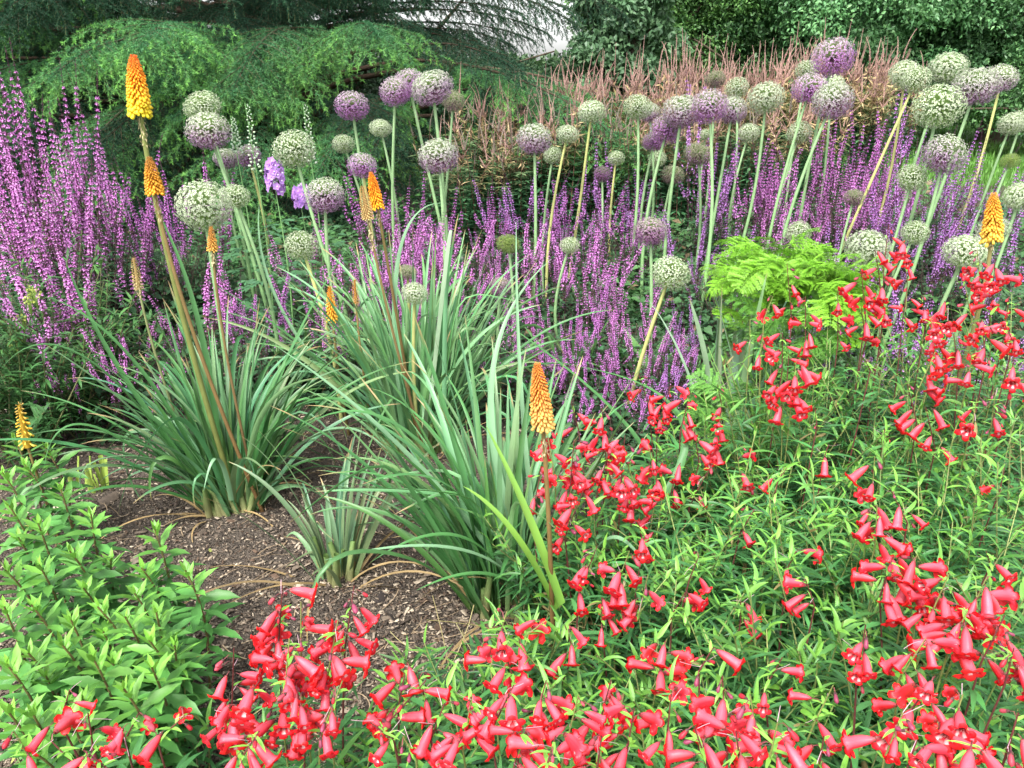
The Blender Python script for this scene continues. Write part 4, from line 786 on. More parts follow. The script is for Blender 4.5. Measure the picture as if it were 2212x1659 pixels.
# broad fresh leaves of allium and lilies standing in the drift
def blade_clump(name, lab, cat, ox, oy, Y, n, L, wr, col, seed, e=(.7, 1.5), grp=None, bend=(.2, 1.4)):
    global rng
    keep = rng; rng = np.random.default_rng(seed); p = PY(ox, oy, Y); z0 = float(gz(p[0], Y)); b = (p[0], Y, z0); t = thing(name, lab, cat, b, grp)
    B = np.array(b) + np.stack([U(-.08, .08, n), U(-.06, .06, n), np.zeros(n)], -1); s = np.linspace(0, 1, 12)
    P = arch(B, U(0, 6.28, n), U(e[0], e[1], n), U(L[0], L[1], n), U(bend[0], bend[1], n), k=12, wob=.2)
    W = U(wr[0], wr[1], n)[:, None] * (np.sin(np.clip(s * .9 + .12, 0, 1) * np.pi) ** .7)[None] + .0005
    mb = MB(); mb.ribbon(P, W, jit(col, n, .25)[:, None] * np.ones((1, 12, 1)), fold=.35, twist=rng.normal(0, .4, (n, 1)) * s[None]); mb.build("leaves", M['leaf'], t, b); rng = keep
GA = 'broad green leaf clumps among the flowers'
for i, a in enumerate([(690, 480, 4.4, 'fresh green leafy clump below the pinkish white allium'), (1290, 470, 4.5, 'light green broad leaves right of the low small white allium'), (1240, 650, 3.6, 'dark folded broad leaves above the apricot poker'),
                       (1475, 640, 3.4, 'bright green broad leaves around the flat blush allium stem'), (1010, 620, 3.6, 'broad leaves behind the crossing grey blades in the middle'), (610, 640, 3.6, 'broad leaves under the low white allium'),
                       (1390, 620, 3.6, 'broad leaves under the drooping pink allium'), (1930, 620, 3.3, 'broad leaves behind the tall red sprays'), (2110, 560, 3.6, 'broad leaves beneath the right orange poker'), (840, 640, 3.7, 'broad leaves behind the long brown poker stalk')]):
    blade_clump("broad_leaf_clump", a[3], "leafy plant", a[0], a[1], a[2], 26, (.22, .5), (.012, .026), (.09, .23, .06), 610 + i, grp=GA)

# ---------------------------------------------------------------- delphiniums
def delph(ox, oy, Y, hb, bloom, lab, seed):
    global rng
    keep = rng; rng = np.random.default_rng(seed); top = PY(ox, oy, Y); z0 = float(gz(top[0], Y)); b = np.array([top[0], Y, z0]); t = thing("delphinium", lab, "delphinium", tuple(b), "delphiniums between the left alliums")
    hgt = top[2] - z0; z = np.linspace(0, 1, 10)[:, None]; ax = np.array([0, 0, hgt]) * z + np.array([.02, 0, 0]) * np.sin(z * 4); mb = MB(); mb.tube((b + ax)[None], np.linspace(.006, .002, 10)[None], C3(.14, .28, .1), k=6)
    n = 50 if not bloom else 20; q = np.linspace(1 - hb / hgt, .99, n); th = np.arange(n) * 2.4; p0 = b + np.stack([0 * q, 0 * q, q * hgt], -1); ln = np.linspace(.03, .008, n) * (1 if not bloom else .4)
    o = np.stack([np.cos(th), np.sin(th), .5 + 0 * th], -1); mb.ribbon(np.stack([p0, p0 + o * ln[:, None]], 1), np.full((n, 2), .0012), C3(.2, .36, .14)); mb.build("stem", M['stem'], t, tuple(b))
    mb = MB(); ov, of = lathe([(0, -1), (.8, -.5), (.9, .2), (0, 1.3)], 6); X, Y_, Z = frames(o)
    mb.stamp(ov, of, C3(1, 1, 1), p0 + o * ln[:, None], X, Y_, Z, np.linspace(.009, .004, n), jit((.55, .66, .5), n, .2)); mb.build("buds", M['petal'], t, tuple(b))
    if bloom:
        mb = MB(); n = 46; q = rng.random(n); th = np.arange(n) * 2.4; zz = hgt - hb * .25 - q * hb; o = np.stack([np.cos(th), np.sin(th), U(-.1, .3, n)], -1); C = b + np.stack([0 * q, 0 * q, zz], -1) + nrm(o) * (.045 * (.65 + .35 * np.sin(q * 3)))[:, None]
        X, Y_, Z = frames(nrm(o))
        for k in range(5):
            a = k * 1.2566; d = X * math.cos(a) + Y_ * math.sin(a); mb.leaves(C, d + Z * .25, Z, U(.02, .026, n), U(.018, .024, n), jit((.52, .28, .7), n, .2), bow=.05, belly=.55)
        mb.leaves(C + Z * .004, X + Z, Z, U(.007, .01, n), U(.008, .01, n), C3(.8, .75, .8)); mb.build("blossom", M['petal'], t, tuple(b))
    # palmate leaves
    mb = MB(); m = 34; a = U(0, 6.28, m); zz = U(.1, .62, m) * hgt; st = b + np.stack([0 * a, 0 * a, zz * .8], -1); ln = U(.08, .2, m); dd = np.stack([np.cos(a), np.sin(a), U(.1, .5, m)], -1); P1 = st + dd * ln[:, None]
    mb.ribbon(np.stack([st, P1], 1), np.full((m, 2), .0016), C3(.12, .26, .09)); 
    for k in range(5):
        an = a + (k - 2) * .62; d = np.stack([np.cos(an), np.sin(an), U(-.35, .05, m)], -1); mb.leaves(P1, d, np.tile([0, -.2, 1.], (m, 1)), U(.05, .08, m) * (1.1 - .12 * abs(k - 2)), U(.022, .034, m), jit((.07, .18, .08), m, .2), bow=.04)
    mb.build("foliage", M['leaf'], t, tuple(b)); rng = keep
delph(535, 222, 4.6, .38, False, 'green budding delphinium spire standing in front of the cedar above the small purple allium', 1)
delph(660, 222, 4.7, .34, False, 'green budding delphinium spire right behind the white green globe', 2)
delph(503, 250, 4.8, .22, False, 'thin budding delphinium spire right of the two stacked left alliums', 3)
delph(588, 330, 4.2, .17, True, 'delphinium in full mauve bloom low between the left alliums', 4)
delph(648, 395, 4.4, .1, True, 'small mauve delphinium bloom left of the pinkish white allium', 5)

# ---------------------------------------------------------------- ferny plant
def frond_mesh(seed, col):
    global rng
    keep = rng; rng = np.random.default_rng(seed); mb = MB(); L = .34; ax = arch(np.zeros((1, 3)), np.array([0.]), np.array([.75]), np.array([L]), np.array([1.2]), k=16)[0]; mb.ribbon(ax[None], np.linspace(.0016, .0006, 16)[None], np.array(col) * .9)
    s = np.linspace(.12, .98, 30); i = (s * 14.99).astype(int); B = ax[i]; sg = np.where(np.arange(30) % 2, 1, -1); ln = .125 * np.sin(np.clip(s * 1.02, 0, 1) * 3.05) ** .8 + .015
    P = arch(B, sg * U(.95, 1.25, 30), U(-.1, .6, 30), ln, U(.3, 1.2, 30), k=8); mb.ribbon(P, np.full((30, 8), .0006), np.array(col) * .9); ps, dd = [], []
    for j in range(30):
        m = max(4, int(ln[j] / .0045)); q = np.linspace(.1, .999, m) * 7; a = np.minimum(q.astype(int), 6); p = P[j][a] + (P[j][a + 1] - P[j][a]) * (q - a)[:, None]; T = nrm(P[j][a + 1] - P[j][a]); S = nrm(np.cross(T, [0, 0, 1.])) * np.where(np.arange(m) % 2, 1, -1)[:, None]; ps.append(p); dd.append(T * .6 + S)
        ps.append(p); dd.append(T * .9 - S * .8)
    ps = np.concatenate(ps); dd = np.concatenate(dd); m = len(ps); mb.leaves(ps, nrm(dd) + sph(m) * .15, np.tile([0, 0, 1.], (m, 1)), U(.011, .02, m), U(.0035, .006, m), jit(col, m, .22), bow=.05); rng = keep; return mb.mesh("frond", M['leaf'], False)
FR = [frond_mesh(700 + i, (.21, .46, .035)) for i in range(3)]; FR2 = [frond_mesh(710 + i, (.12, .3, .05)) for i in range(2)]
def ferny(ox, oy, Y, n, R, hh, fr, lab, seed):
    r = np.random.default_rng(seed); p = PY(ox, oy, Y); z0 = float(gz(p[0], Y)); t = thing("ferny_plant", lab, "fern", (p[0], Y, z0), "feathery leaved plants"); h = p[2] - z0
    mb = MB(); k = 24; global rng; keep = rng; rng = r; B = np.zeros((k, 3)) + [p[0], Y, z0]; mb.tube(arch(B, U(0, 6.28, k), U(1.0, 1.5, k), U(.5, .8, k) * h, U(-.2, .3, k), k=7), np.linspace(.005, .002, 7)[None], C3(.2, .36, .1), k=5); mb.build("stem", M['stem'], t, (p[0], Y, z0)); rng = keep
    for j in range(n):
        a = r.uniform(0, 6.28); q = math.sqrt(r.random()); rad = R * q; z = h - hh * (1 - math.sqrt(max(0, 1 - q * q))) * 1.0 - .2 * r.random() ** 1.5 * h - .06
        part("frond", fr[j % len(fr)], t, (rad * .8 * math.cos(a), rad * .8 * math.sin(a), z), (r.uniform(-.7, .3), r.uniform(-.5, .5), a - math.pi / 2 + r.normal(0, .7)), r.uniform(.3, .62))
ferny(1690, 492, 3.05, 110, .2, .17, FR, 'bright yellow green ferny mound behind the left red penstemon tips', 1)
ferny(1790, 540, 2.9, 60, .13, .14, FR, 'ferny bright green shoulder below the small white alliums', 5)
ferny(1700, 630, 2.8, 40, .14, .14, FR2, 'duller ferny plant low between the silvery blades and the red sprays', 2)
ferny(1600, 810, 2.5, 22, .1, .12, FR2, 'small dark ferny tuft over the soil right of the silvery blades', 3)

# ---------------------------------------------------------------- leafy shoots, lower left
def leafy_shoot(P, mbl, mbs, nl, L, w, c0, ctip, seed, ser=True):
    """one upright shoot along path P (k,3) with lance shaped leaves in close spirals"""
    r = rng; k = len(P) - 1; s = np.linspace(.1, 1.0, nl) ** .85; i = np.minimum((s * k).astype(int), k - 1); p = P[i] + (P[i + 1] - P[i]) * (s * k - i)[:, None]; n = nl
    th = np.arange(n) * 2.4 + r.uniform(0, 6.28); tipf = np.clip((s - .72) / .28, 0, 1); ln = L * (1 - .72 * tipf ** 1.4) * r.uniform(.8, 1.2, n) * np.clip(s * 2.5, .5, 1)
    e = np.radians(12) + np.radians(62) * tipf + r.normal(0, .15, n); Q = arch(p, th, e, ln, .75 - .5 * tipf + r.normal(0, .15, n), k=8, p=1.3, wob=.15)
    sh = np.array([.12, .42, .8, 1.0, .95, .72, .38, .02]); W = ln[:, None] * w * .5 * sh[None] * (1 + (.12 * np.array([0, 1, -1, 1, -1, 1, -1, 0]) if ser else 0))
    yl = (r.random((n, 1)) < .05) * (s[:, None] < .5); c = (np.array(c0) * (1 - tipf[:, None]) + np.array(ctip) * tipf[:, None]) * r.uniform(.7, 1.25, (n, 1)) * (1 - yl) + yl * np.array([.34, .36, .08]); mbl.ribbon(Q, W, c[:, None] * np.ones((1, 8, 1)), fold=.35, twist=r.normal(0, .25, (n, 1)) * np.ones((1, 8)))
    mbs.tube(P[None], np.linspace(.0042, .002, k + 1)[None], C3(.17, .12, .055), k=5)
FG = [(30, 967), (97, 985), (52, 1022), (20, 1112), (83, 1150), (197, 1129), (333, 1160), (400, 1252), (85, 1240), (305, 1246), (270, 1352), (153, 1358), (223, 1384), (338, 1342), (378, 1414), (328, 1462), (67, 1326), (130, 1408), (15, 1455), (267, 1508), (62, 1640), (10, 1250), (150, 1210),
      (200, 1440), (100, 1480), (10, 1330), (180, 1290), (40, 1180), (240, 1230), (130, 1070), (70, 1560), (180, 1530), (320, 1400), (5, 1040), (210, 1330), (20, 1560), (290, 1300), (140, 1560), (240, 1450), (60, 1430)]
pls = {'a': ((150, 1190), "leafy green shoots with pale tips rising beside the yellow bud spike"), 'b': ((330, 1330), "leafy green shoots leaning out over the bare mulch"), 'c': ((70, 1400), "leafy green shoots crowding the lower left edge"), 'd': ((200, 1500), "leafy green shoots just above the lowest left red bells")}
grp = {k: [] for k in pls}
for (a, b) in FG:
    grp[min(pls, key=lambda k: (pls[k][0][0] - a) ** 2 + (pls[k][0][1] - b) ** 2)].append((a, b))
for kk, pts in grp.items():
    tips = [PZ(a, b - 18, .40 + .05 * math.sin(a * .1)) for a, b in pts]; c = np.mean(tips, axis=0); base = (c[0] - .02, c[1] + .06, 0.0); t = thing("leafy_plant", pls[kk][1], "leafy plant", base, "light green leafy plants at the lower left")
    for j, tp in enumerate(tips):
        off = (tp - np.array([base[0], base[1], 0])) * .8; ft = np.array([base[0] + off[0], base[1] + off[1] + .03, .0]); q = np.linspace(0, 1, 8)[:, None]; P = ft + (tp - ft) * q + np.array([0, 0, .03]) * np.sin(q * 3.1) + np.array([.02 * math.sin(j), .02, 0]) * np.sin(q * 3.1)
        ml, ms = MB(), MB(); leafy_shoot(P, ml, ms, 44, .085, .27, (.075, .235, .05), (.22, .48, .06), j); s = ms.build("leafy_shoot", M['stem'], t, ft); s.location = Vector(ft) - Vector(base)
        l = link("leaves", ml.mesh("leaves", M['leaf'], True, ft)); l.parent = s
# willow leaved shrub at the left edge
def willow(ox, oy, Y, n, R, hh, seed, lab, col=(.05, .14, .04), umb=()):
    global rng
    keep = rng; rng = np.random.default_rng(seed); p = PY(ox, oy, Y); b = np.array([p[0], Y, 0.]); h = p[2]; t = thing("willow_leaved_shrub", lab, "shrub", tuple(b), "narrow leaved shrubs at the left edge")
    B = b + np.stack([U(-.1, .1, n), U(-.1, .1, n), 0 * U(0, 1, n)], -1); P = arch(B, U(0, 6.28, n), U(.8, 1.5, n), U(.6, 1.05, n) * h, U(-.1, .5, n), k=9, wob=.4); mb = MB(); mb.tube(P, np.linspace(.004, .0015, 9)[None], C3(.14, .15, .06), k=4); mb.build("stem", M['stem'], t, tuple(b))
    mb = MB(); m = 46; q = U(.2, 1, (n, m)) * 7.99; i = q.astype(int); ii = np.arange(n)[:, None]; pos = (P[ii, i] + (P[ii, i + 1] - P[ii, i]) * (q - i)[..., None]).reshape(-1, 3); N_ = len(pos); az = U(0, 6.28, N_)
    Q = arch(pos, az, U(-.2, .8, N_), U(.04, .085, N_), U(.3, 1.1, N_), k=4); mb.ribbon(Q, U(.004, .008, (N_, 1)) * np.array([.4, 1, .8, .05])[None], jit(col, N_, .3)[:, None] * np.ones((1, 4, 1)), fold=.3); mb.build("leaves", M['leaf'], t, tuple(b))
    for (ux, uy) in umb:
        c = PY(ux, uy, Y - .2); k = 26; mb = MB(); d = sph(k); d[:, 2] = np.abs(d[:, 2]); e = c + d * U(.012, .03, (k, 1)); st = c - [0, 0, .05]; mb.ribbon(np.stack([np.tile(st, (k, 1)), e], 1), np.full((k, 2), .0008), C3(.22, .35, .08)); mb.leaves(e, sph(k), sph(k), U(.008, .014, k), U(.008, .012, k), jit((.42, .5, .12), k)); mb.build("flower_umbel", M['petal'], t, tuple(b))
    rng = keep
willow(20, 480, 3.3, 60, .3, .4, 1, 'dark green narrow leaved shrub filling the left edge under the salvias', umb=[(70, 630)])
willow(95, 560, 3.15, 36, .3, .4, 2, 'narrow leaved green shrub with yellow green flower heads', (.08, .2, .05), umb=[(62, 655), (45, 735), (48, 695), (75, 640), (35, 750)])
willow(-20, 640, 2.9, 40, .3, .4, 3, 'low dark narrow leaved shrub cut by the left edge above the mulch')
# ---------------------------------------------------------------- penstemons
def bell_mesh(seed, openness=1.0, col=(.82, .028, .05), stamen=False):
    """trumpet along +Z, mouth at z=1, five lobes; a pink highlight painted on its upper side, pale throat, green maroon calyx"""
    r = np.random.default_rng(seed); K = 20; prof = [(.06, 0.), (.1, .08), (.155, .24), (.2, .42), (.225, .62), (.225, .78), (.24, .89), (.3, .97)]; th = np.arange(K) / K * 2 * np.pi; V = []; C = []
    for j, (a, z) in enumerate(prof):
        for t in th:
            sag = .03 * math.sin(z * 3.1); rib = 1 + .05 * math.cos(5 * t) * (z > .3); pk = max(0, math.sin(t)) * .7  # pk blends in a painted pink highlight along the top
            V.append((a * rib * math.cos(t), a * rib * math.sin(t) + sag, z)); c = np.array(col) * (1 - pk) + np.array([.9, .17, .24]) * pk; c = c if z > .1 else c * .55 + np.array([.05, .02, .02]); C.append(c * r.uniform(.92, 1.08) * (.82 if round(t / 6.2832 * K) % 4 == 0 and z > .1 else 1))
    n0 = len(prof) * K
    for ring, (rr, zz) in enumerate([(.46, 1.05), (.56, 1.0)]):
        for i, t in enumerate(th):
            lobe = abs(math.cos(2.5 * t)); lobe = lobe ** .85; lo = 1.15 if math.sin(t) < 0 else .85; q = .30 + (rr - .30) * lobe * openness * lo * (1 if ring == 0 else 1.18); V.append((q * math.cos(t), q * math.sin(t), zz + .06 * lobe * r.uniform(.3, 1.2) * (1 if ring == 0 else -.5))); C.append(np.array(col) * np.array([1, .55, .5]) * r.uniform(.95, 1.1))
    F = []
    for j in range(len(prof) + 1):
        for i in range(K): F.append((j * K + i, j * K + (i + 1) % K, (j + 1) * K + (i + 1) % K, (j + 1) * K + i))
    mb = MB(); mb.add(np.array(V), np.array(F), np.array(C))
    # pale streaked throat set inside the mouth
    tv = []; tf = []; tcn = []
    for j, (a, z) in enumerate([(.29, .965), (.2, .85), (.17, .6)]):
        for i, t in enumerate(th): tv.append((a * math.cos(t), a * math.sin(t), z)); tcn.append(np.array([.88, .55, .55]) if (i % 4 < 2 and j < 2) else np.array([.7, .02, .05]) * (1 if j < 2 else .5))
    for j in range(2):
        for i in range(K): tf.append((j * K + i, j * K + (i + 1) % K, (j + 1) * K + (i + 1) % K, (j + 1) * K + i))
    mb.add(np.array(tv), np.array(tf), np.array(tcn))
    mb.leaves(np.array([[.05, -.03, .7], [-.04, .02, .7], [0, .05, .75]]), np.array([[.02, .1, 1.], [0, -.05, 1.], [.05, .05, 1.]]), np.tile([1., 0, 0], (3, 1)), np.array([.32, .3, .26]), .05, C3(.8, .7, .65))
    # calyx
    a = np.arange(5) * 1.2566; mb.leaves(np.stack([np.cos(a) * .03, np.sin(a) * .03, 0 * a - .04], -1), np.stack([np.cos(a) * .35, np.sin(a) * .35, 1 + 0 * a], -1), np.stack([np.cos(a), np.sin(a), 0 * a], -1), .26, .1, np.array([.12, .07, .05]))
    return mb.mesh("bell_flower", M['red'])
BELL = [bell_mesh(1), bell_mesh(2, .7, (.78, .022, .035)), bell_mesh(3, 1.15, (.84, .035, .045)), bell_mesh(4, .9, (.78, .03, .055)), bell_mesh(5, 1.0, (.82, .05, .085))]
def bud_mesh(c, s):
    v, f = lathe([(.03, 0), (.1, .1), (.15, .35), (.2, .65), (.19, .85), (.02, 1.)], 8); mb = MB(); cc = np.tile(c, (len(v), 1)); cc[:16] = [.12, .04, .06]; mb.add(v, f, cc)
    a = np.arange(5) * 1.2566; mb.leaves(np.stack([np.cos(a) * .03, np.sin(a) * .03, 0 * a], -1), np.stack([np.cos(a) * .3, np.sin(a) * .3, 1 + 0 * a], -1), np.stack([np.cos(a), np.sin(a), 0 * a], -1), .42, .16, np.array([.11, .07, .05])); return mb.mesh("flower_bud", M['red'])
BUD = [bud_mesh((.5, .03, .05), 1), bud_mesh((.45, .07, .1), 1), bud_mesh((.32, .06, .12), 1)]
# plants: key -> canopy centre px, canopy height, radius, shoots, label
PL = {
 'A': (250, 1640, .30, .20, 14, 'penstemon with a low spray of red bells at the bottom left corner'),
 'B': (600, 1640, .30, .17, 10, 'penstemon with dense upright red sprays over the bare mulch'),
 'C': (960, 1620, .32, .22, 40, 'penstemon at the bottom middle with the leftmost of the massed red bells'),
 'D': (1250, 1640, .34, .24, 46, 'penstemon at the bottom middle carrying the thickest mass of red bells'),
 'E': (1600, 1640, .34, .24, 50, 'penstemon at the bottom with pinkish red bells right of the thickest mass'),
 'F': (1990, 1650, .36, .25, 50, 'penstemon at the bottom right corner with drooping long bells'),
 'G': (1080, 1440, .28, .20, 32, 'penstemon with few bells in front of the front strap leaves'),
 'H': (1420, 1390, .34, .26, 54, 'mostly leafy penstemon right of the front strap leaves'),
 'I': (1800, 1390, .36, .28, 62, 'leafy penstemon in the middle of the right hand mat'),
 'J': (2120, 1380, .40, .26, 52, 'penstemon at the right edge with a cascade of red trumpets'),
 'K': (1330, 1150, .36, .24, 44, 'penstemon behind the apricot poker stalk with clustered scarlet bells'),
 'L': (1620, 1130, .38, .28, 60, 'leafy penstemon in the mat below the silvery blades'),
 'M': (1900, 1130, .42, .28, 60, 'penstemon with one hanging column of red bells in the right mat'),
 'N': (2160, 1100, .44, .26, 52, 'leafy penstemon at the right edge behind the hanging column'),
 'O': (1480, 950, .40, .24, 34, 'penstemon with bright red bells just below the violet salvia'),
 'P': (1760, 900, .48, .28, 52, 'penstemon with tall red sprays in front of the ferny plant'),
 'Q': (1990, 880, .52, .28, 54, 'penstemon with the tallest red sprays before the broad white alliums'),
 'R': (2190, 820, .54, .26, 50, 'penstemon at the right edge with red sprays below the orange poker'),
}
# sprays: plant, top px, bottom px, height z of the middle, bells
SP = [
 ('A', (150, 1490), (130, 1560), .52, 4), ('A', (190, 1540), (200, 1610), .5, 5), ('A', (30, 1580), (60, 1630), .5, 3), ('A', (300, 1540), (270, 1600), .5, 6), ('A', (400, 1545), (340, 1600), .48, 5), ('A', (180, 1620), (230, 1659), .52, 5), ('A', (110, 1600), (160, 1650), .5, 3),
 ('B', (610, 1265), (600, 1420), .55, 10), ('B', (625, 1380), (610, 1560), .52, 12), ('B', (505, 1400), (500, 1560), .5, 7), ('B', (560, 1470), (480, 1590), .5, 6), ('B', (765, 1265), (745, 1400), .56, 7), ('B', (730, 1340), (700, 1500), .54, 9), ('B', (650, 1300), (650, 1480), .56, 9), ('B', (740, 1470), (690, 1600), .52, 6), ('B', (560, 1580), (520, 1640), .5, 5), ('B', (640, 1480), (660, 1580), .5, 6),
 ('C', (880, 1430), (860, 1530), .5, 5), ('C', (920, 1470), (840, 1560), .5, 7), ('C', (800, 1560), (850, 1600), .48, 6), ('C', (960, 1520), (930, 1600), .52, 7), ('C', (1020, 1500), (1000, 1620), .54, 8), ('C', (1000, 1590), (960, 1659), .52, 7), ('C', (870, 1590), (900, 1640), .48, 4),
 ('D', (1095, 1320), (1060, 1440), .6, 6), ('D', (1110, 1480), (1060, 1580), .58, 9), ('D', (1180, 1470), (1150, 1580), .58, 10), ('D', (1250, 1500), (1220, 1620), .58, 9), ('D', (1130, 1570), (1110, 1659), .58, 8), ('D', (1320, 1470), (1290, 1580), .56, 8), ('D', (1200, 1590), (1180, 1659), .6, 6), ('D', (1370, 1530), (1350, 1650), .56, 8), ('D', (1300, 1590), (1290, 1659), .58, 5), ('D', (1080, 1380), (1110, 1470), .6, 4),
 ('E', (1540, 1400), (1510, 1450), .54, 4), ('E', (1560, 1460), (1570, 1600), .58, 10), ('E', (1620, 1500), (1640, 1620), .58, 9), ('E', (1500, 1570), (1530, 1659), .6, 8), ('E', (1680, 1560), (1660, 1650), .6, 6), ('E', (1450, 1500), (1440, 1600), .56, 6), ('E', (1590, 1580), (1600, 1659), .6, 7), ('E', (1780, 1590), (1770, 1650), .52, 3),
 ('F', (2000, 1380), (1940, 1470), .62, 8), ('F', (1870, 1350), (1850, 1470), .6, 7), ('F', (2020, 1460), (1950, 1560), .62, 8), ('F', (2080, 1500), (2050, 1590), .62, 9), ('F', (1950, 1540), (1910, 1640), .6, 5), ('F', (2030, 1560), (2020, 1650), .6, 7), ('F', (2100, 1600), (2090, 1659), .62, 6), ('F', (2200, 1540), (2170, 1640), .62, 5), ('F', (1980, 1600), (1960, 1659), .6, 4),
 ('J', (2050, 1240), (2010, 1330), .58, 7), ('J', (1930, 1200), (1900, 1290), .56, 7), ('J', (1980, 1200), (1960, 1270), .56, 5), ('J', (2130, 1250), (2080, 1360), .6, 12), ('J', (2170, 1330), (2120, 1430), .6, 10), ('J', (2090, 1320), (2050, 1400), .6, 9), ('J', (2190, 1400), (2170, 1480), .58, 6),
 ('G', (1180, 1340), (1120, 1385), .42, 3), ('G', (1220, 1350), (1240, 1410), .4, 4), ('G', (905, 1460), (915, 1500), .36, 2), 
 ('H', (1290, 1180), (1250, 1280), .5, 9), ('H', (1360, 1190), (1330, 1270), .48, 8), ('H', (1400, 1240), (1380, 1330), .44, 7), ('H', (1300, 1290), (1300, 1350), .4, 5), ('H', (1480, 1280), (1450, 1330), .4, 3), ('H', (1440, 1380), (1420, 1470), .42, 7), ('H', (1380, 1130), (1390, 1180), .5, 4), ('H', (1510, 1200), (1490, 1250), .44, 2),
 ('I', (1740, 1250), (1760, 1310), .5, 5), ('I', (1720, 1190), (1700, 1230), .46, 2), ('I', (1690, 1420), (1650, 1490), .46, 3), ('I', (1800, 1480), (1760, 1560), .46, 3), ('I', (1600, 1300), (1600, 1340), .4, 2),
 ('K', (1180, 920), (1200, 1040), .66, 9), ('K', (1240, 950), (1230, 1070), .64, 10), ('K', (1300, 880), (1310, 1010), .68, 10), ('K', (1350, 940), (1340, 1060), .62, 10), ('K', (1260, 1060), (1220, 1160), .58, 8), ('K', (1340, 1030), (1370, 1100), .58, 8), ('K', (1400, 960), (1420, 1050), .6, 6), ('K', (1170, 1010), (1150, 1110), .6, 7), ('K', (1230, 850), (1250, 930), .66, 3), ('K', (1430, 1080), (1420, 1150), .5, 3), ('K', (1320, 960), (1290, 1060), .62, 8),
 ('O', (1380, 810), (1400, 870), .7, 3), ('O', (1450, 830), (1420, 920), .68, 9), ('O', (1490, 850), (1470, 930), .68, 8), ('O', (1550, 830), (1560, 880), .66, 3), ('O', (1560, 890), (1540, 970), .6, 7), ('O', (1590, 960), (1600, 1040), .56, 5), ('O', (1500, 930), (1510, 1000), .58, 4), ('O', (1470, 1000), (1450, 1060), .52, 3), ('O', (1540, 1000), (1500, 1070), .52, 3), ('O', (1620, 1050), (1640, 1100), .46, 2),
 ('P', (1700, 570), (1710, 690), .82, 8), ('P', (1670, 640), (1650, 690), .8, 5), ('P', (1740, 640), (1740, 740), .78, 8), ('P', (1690, 720), (1690, 800), .74, 9), ('P', (1720, 780), (1710, 870), .7, 11), ('P', (1650, 720), (1640, 770), .72, 4), ('P', (1760, 880), (1765, 920), .62, 1), ('P', (1810, 620), (1810, 740), .78, 7), ('P', (1860, 660), (1870, 740), .76, 4), ('P', (1620, 690), (1620, 740), .72, 2), ('P', (1680, 830), (1690, 880), .64, 3), ('P', (1870, 780), (1880, 800), .7, 1),
 ('Q', (1860, 580), (1870, 690), .86, 10), ('Q', (1920, 485), (1910, 570), .94, 5), ('Q', (1950, 520), (1960, 610), .9, 5), ('Q', (1900, 600), (1910, 680), .84, 7), ('Q', (1960, 620), (1950, 690), .82, 4), ('Q', (1890, 540), (1900, 600), .88, 4), ('Q', (2010, 680), (2020, 780), .76, 9), ('Q', (1960, 830), (1980, 910), .68, 6), ('Q', (2020, 760), (1980, 850), .72, 6), ('Q', (1915, 920), (1905, 945), .58, 1), ('Q', (2000, 880), (2020, 970), .62, 5), ('Q', (1990, 640), (2000, 700), .8, 3),
 ('R', (2110, 530), (2120, 640), .9, 9), ('R', (2150, 560), (2140, 680), .88, 10), ('R', (2080, 590), (2100, 700), .84, 7), ('R', (2120, 690), (2130, 780), .78, 9), ('R', (2060, 720), (2070, 800), .76, 7), ('R', (2190, 770), (2180, 850), .72, 6), ('R', (2150, 850), (2140, 930), .68, 8), ('R', (2110, 860), (2100, 920), .68, 3), ('R', (2100, 760), (2090, 830), .74, 5), ('R', (2180, 640), (2170, 720), .82, 4), ('R', (2040, 650), (2050, 700), .8, 3), ('R', (2170, 700), (2190, 740), .8, 3),
 ('M', (1890, 985), (1880, 1110), .62, 9), ('M', (1895, 1090), (1890, 1180), .56, 8), ('M', (1925, 1060), (1960, 1130), .56, 4), ('M', (1905, 1150), (1915, 1200), .5, 3), 
 ('L', (1700, 1010), (1680, 1040), .5, 1), ('L', (1630, 1100), (1600, 1150), .44, 2), ('N', (2130, 1190), (2140, 1220), .5, 1), ('N', (2170, 1010), (2160, 1060), .56, 1), ('L', (1790, 960), (1780, 990), .56, 1),
]
BASE = {}
r = np.random.default_rng(1234)
THG = {}
PG, PT, PD = np.array([.05, .18, .045]), np.array([.17, .4, .055]), np.array([.07, .2, .085])
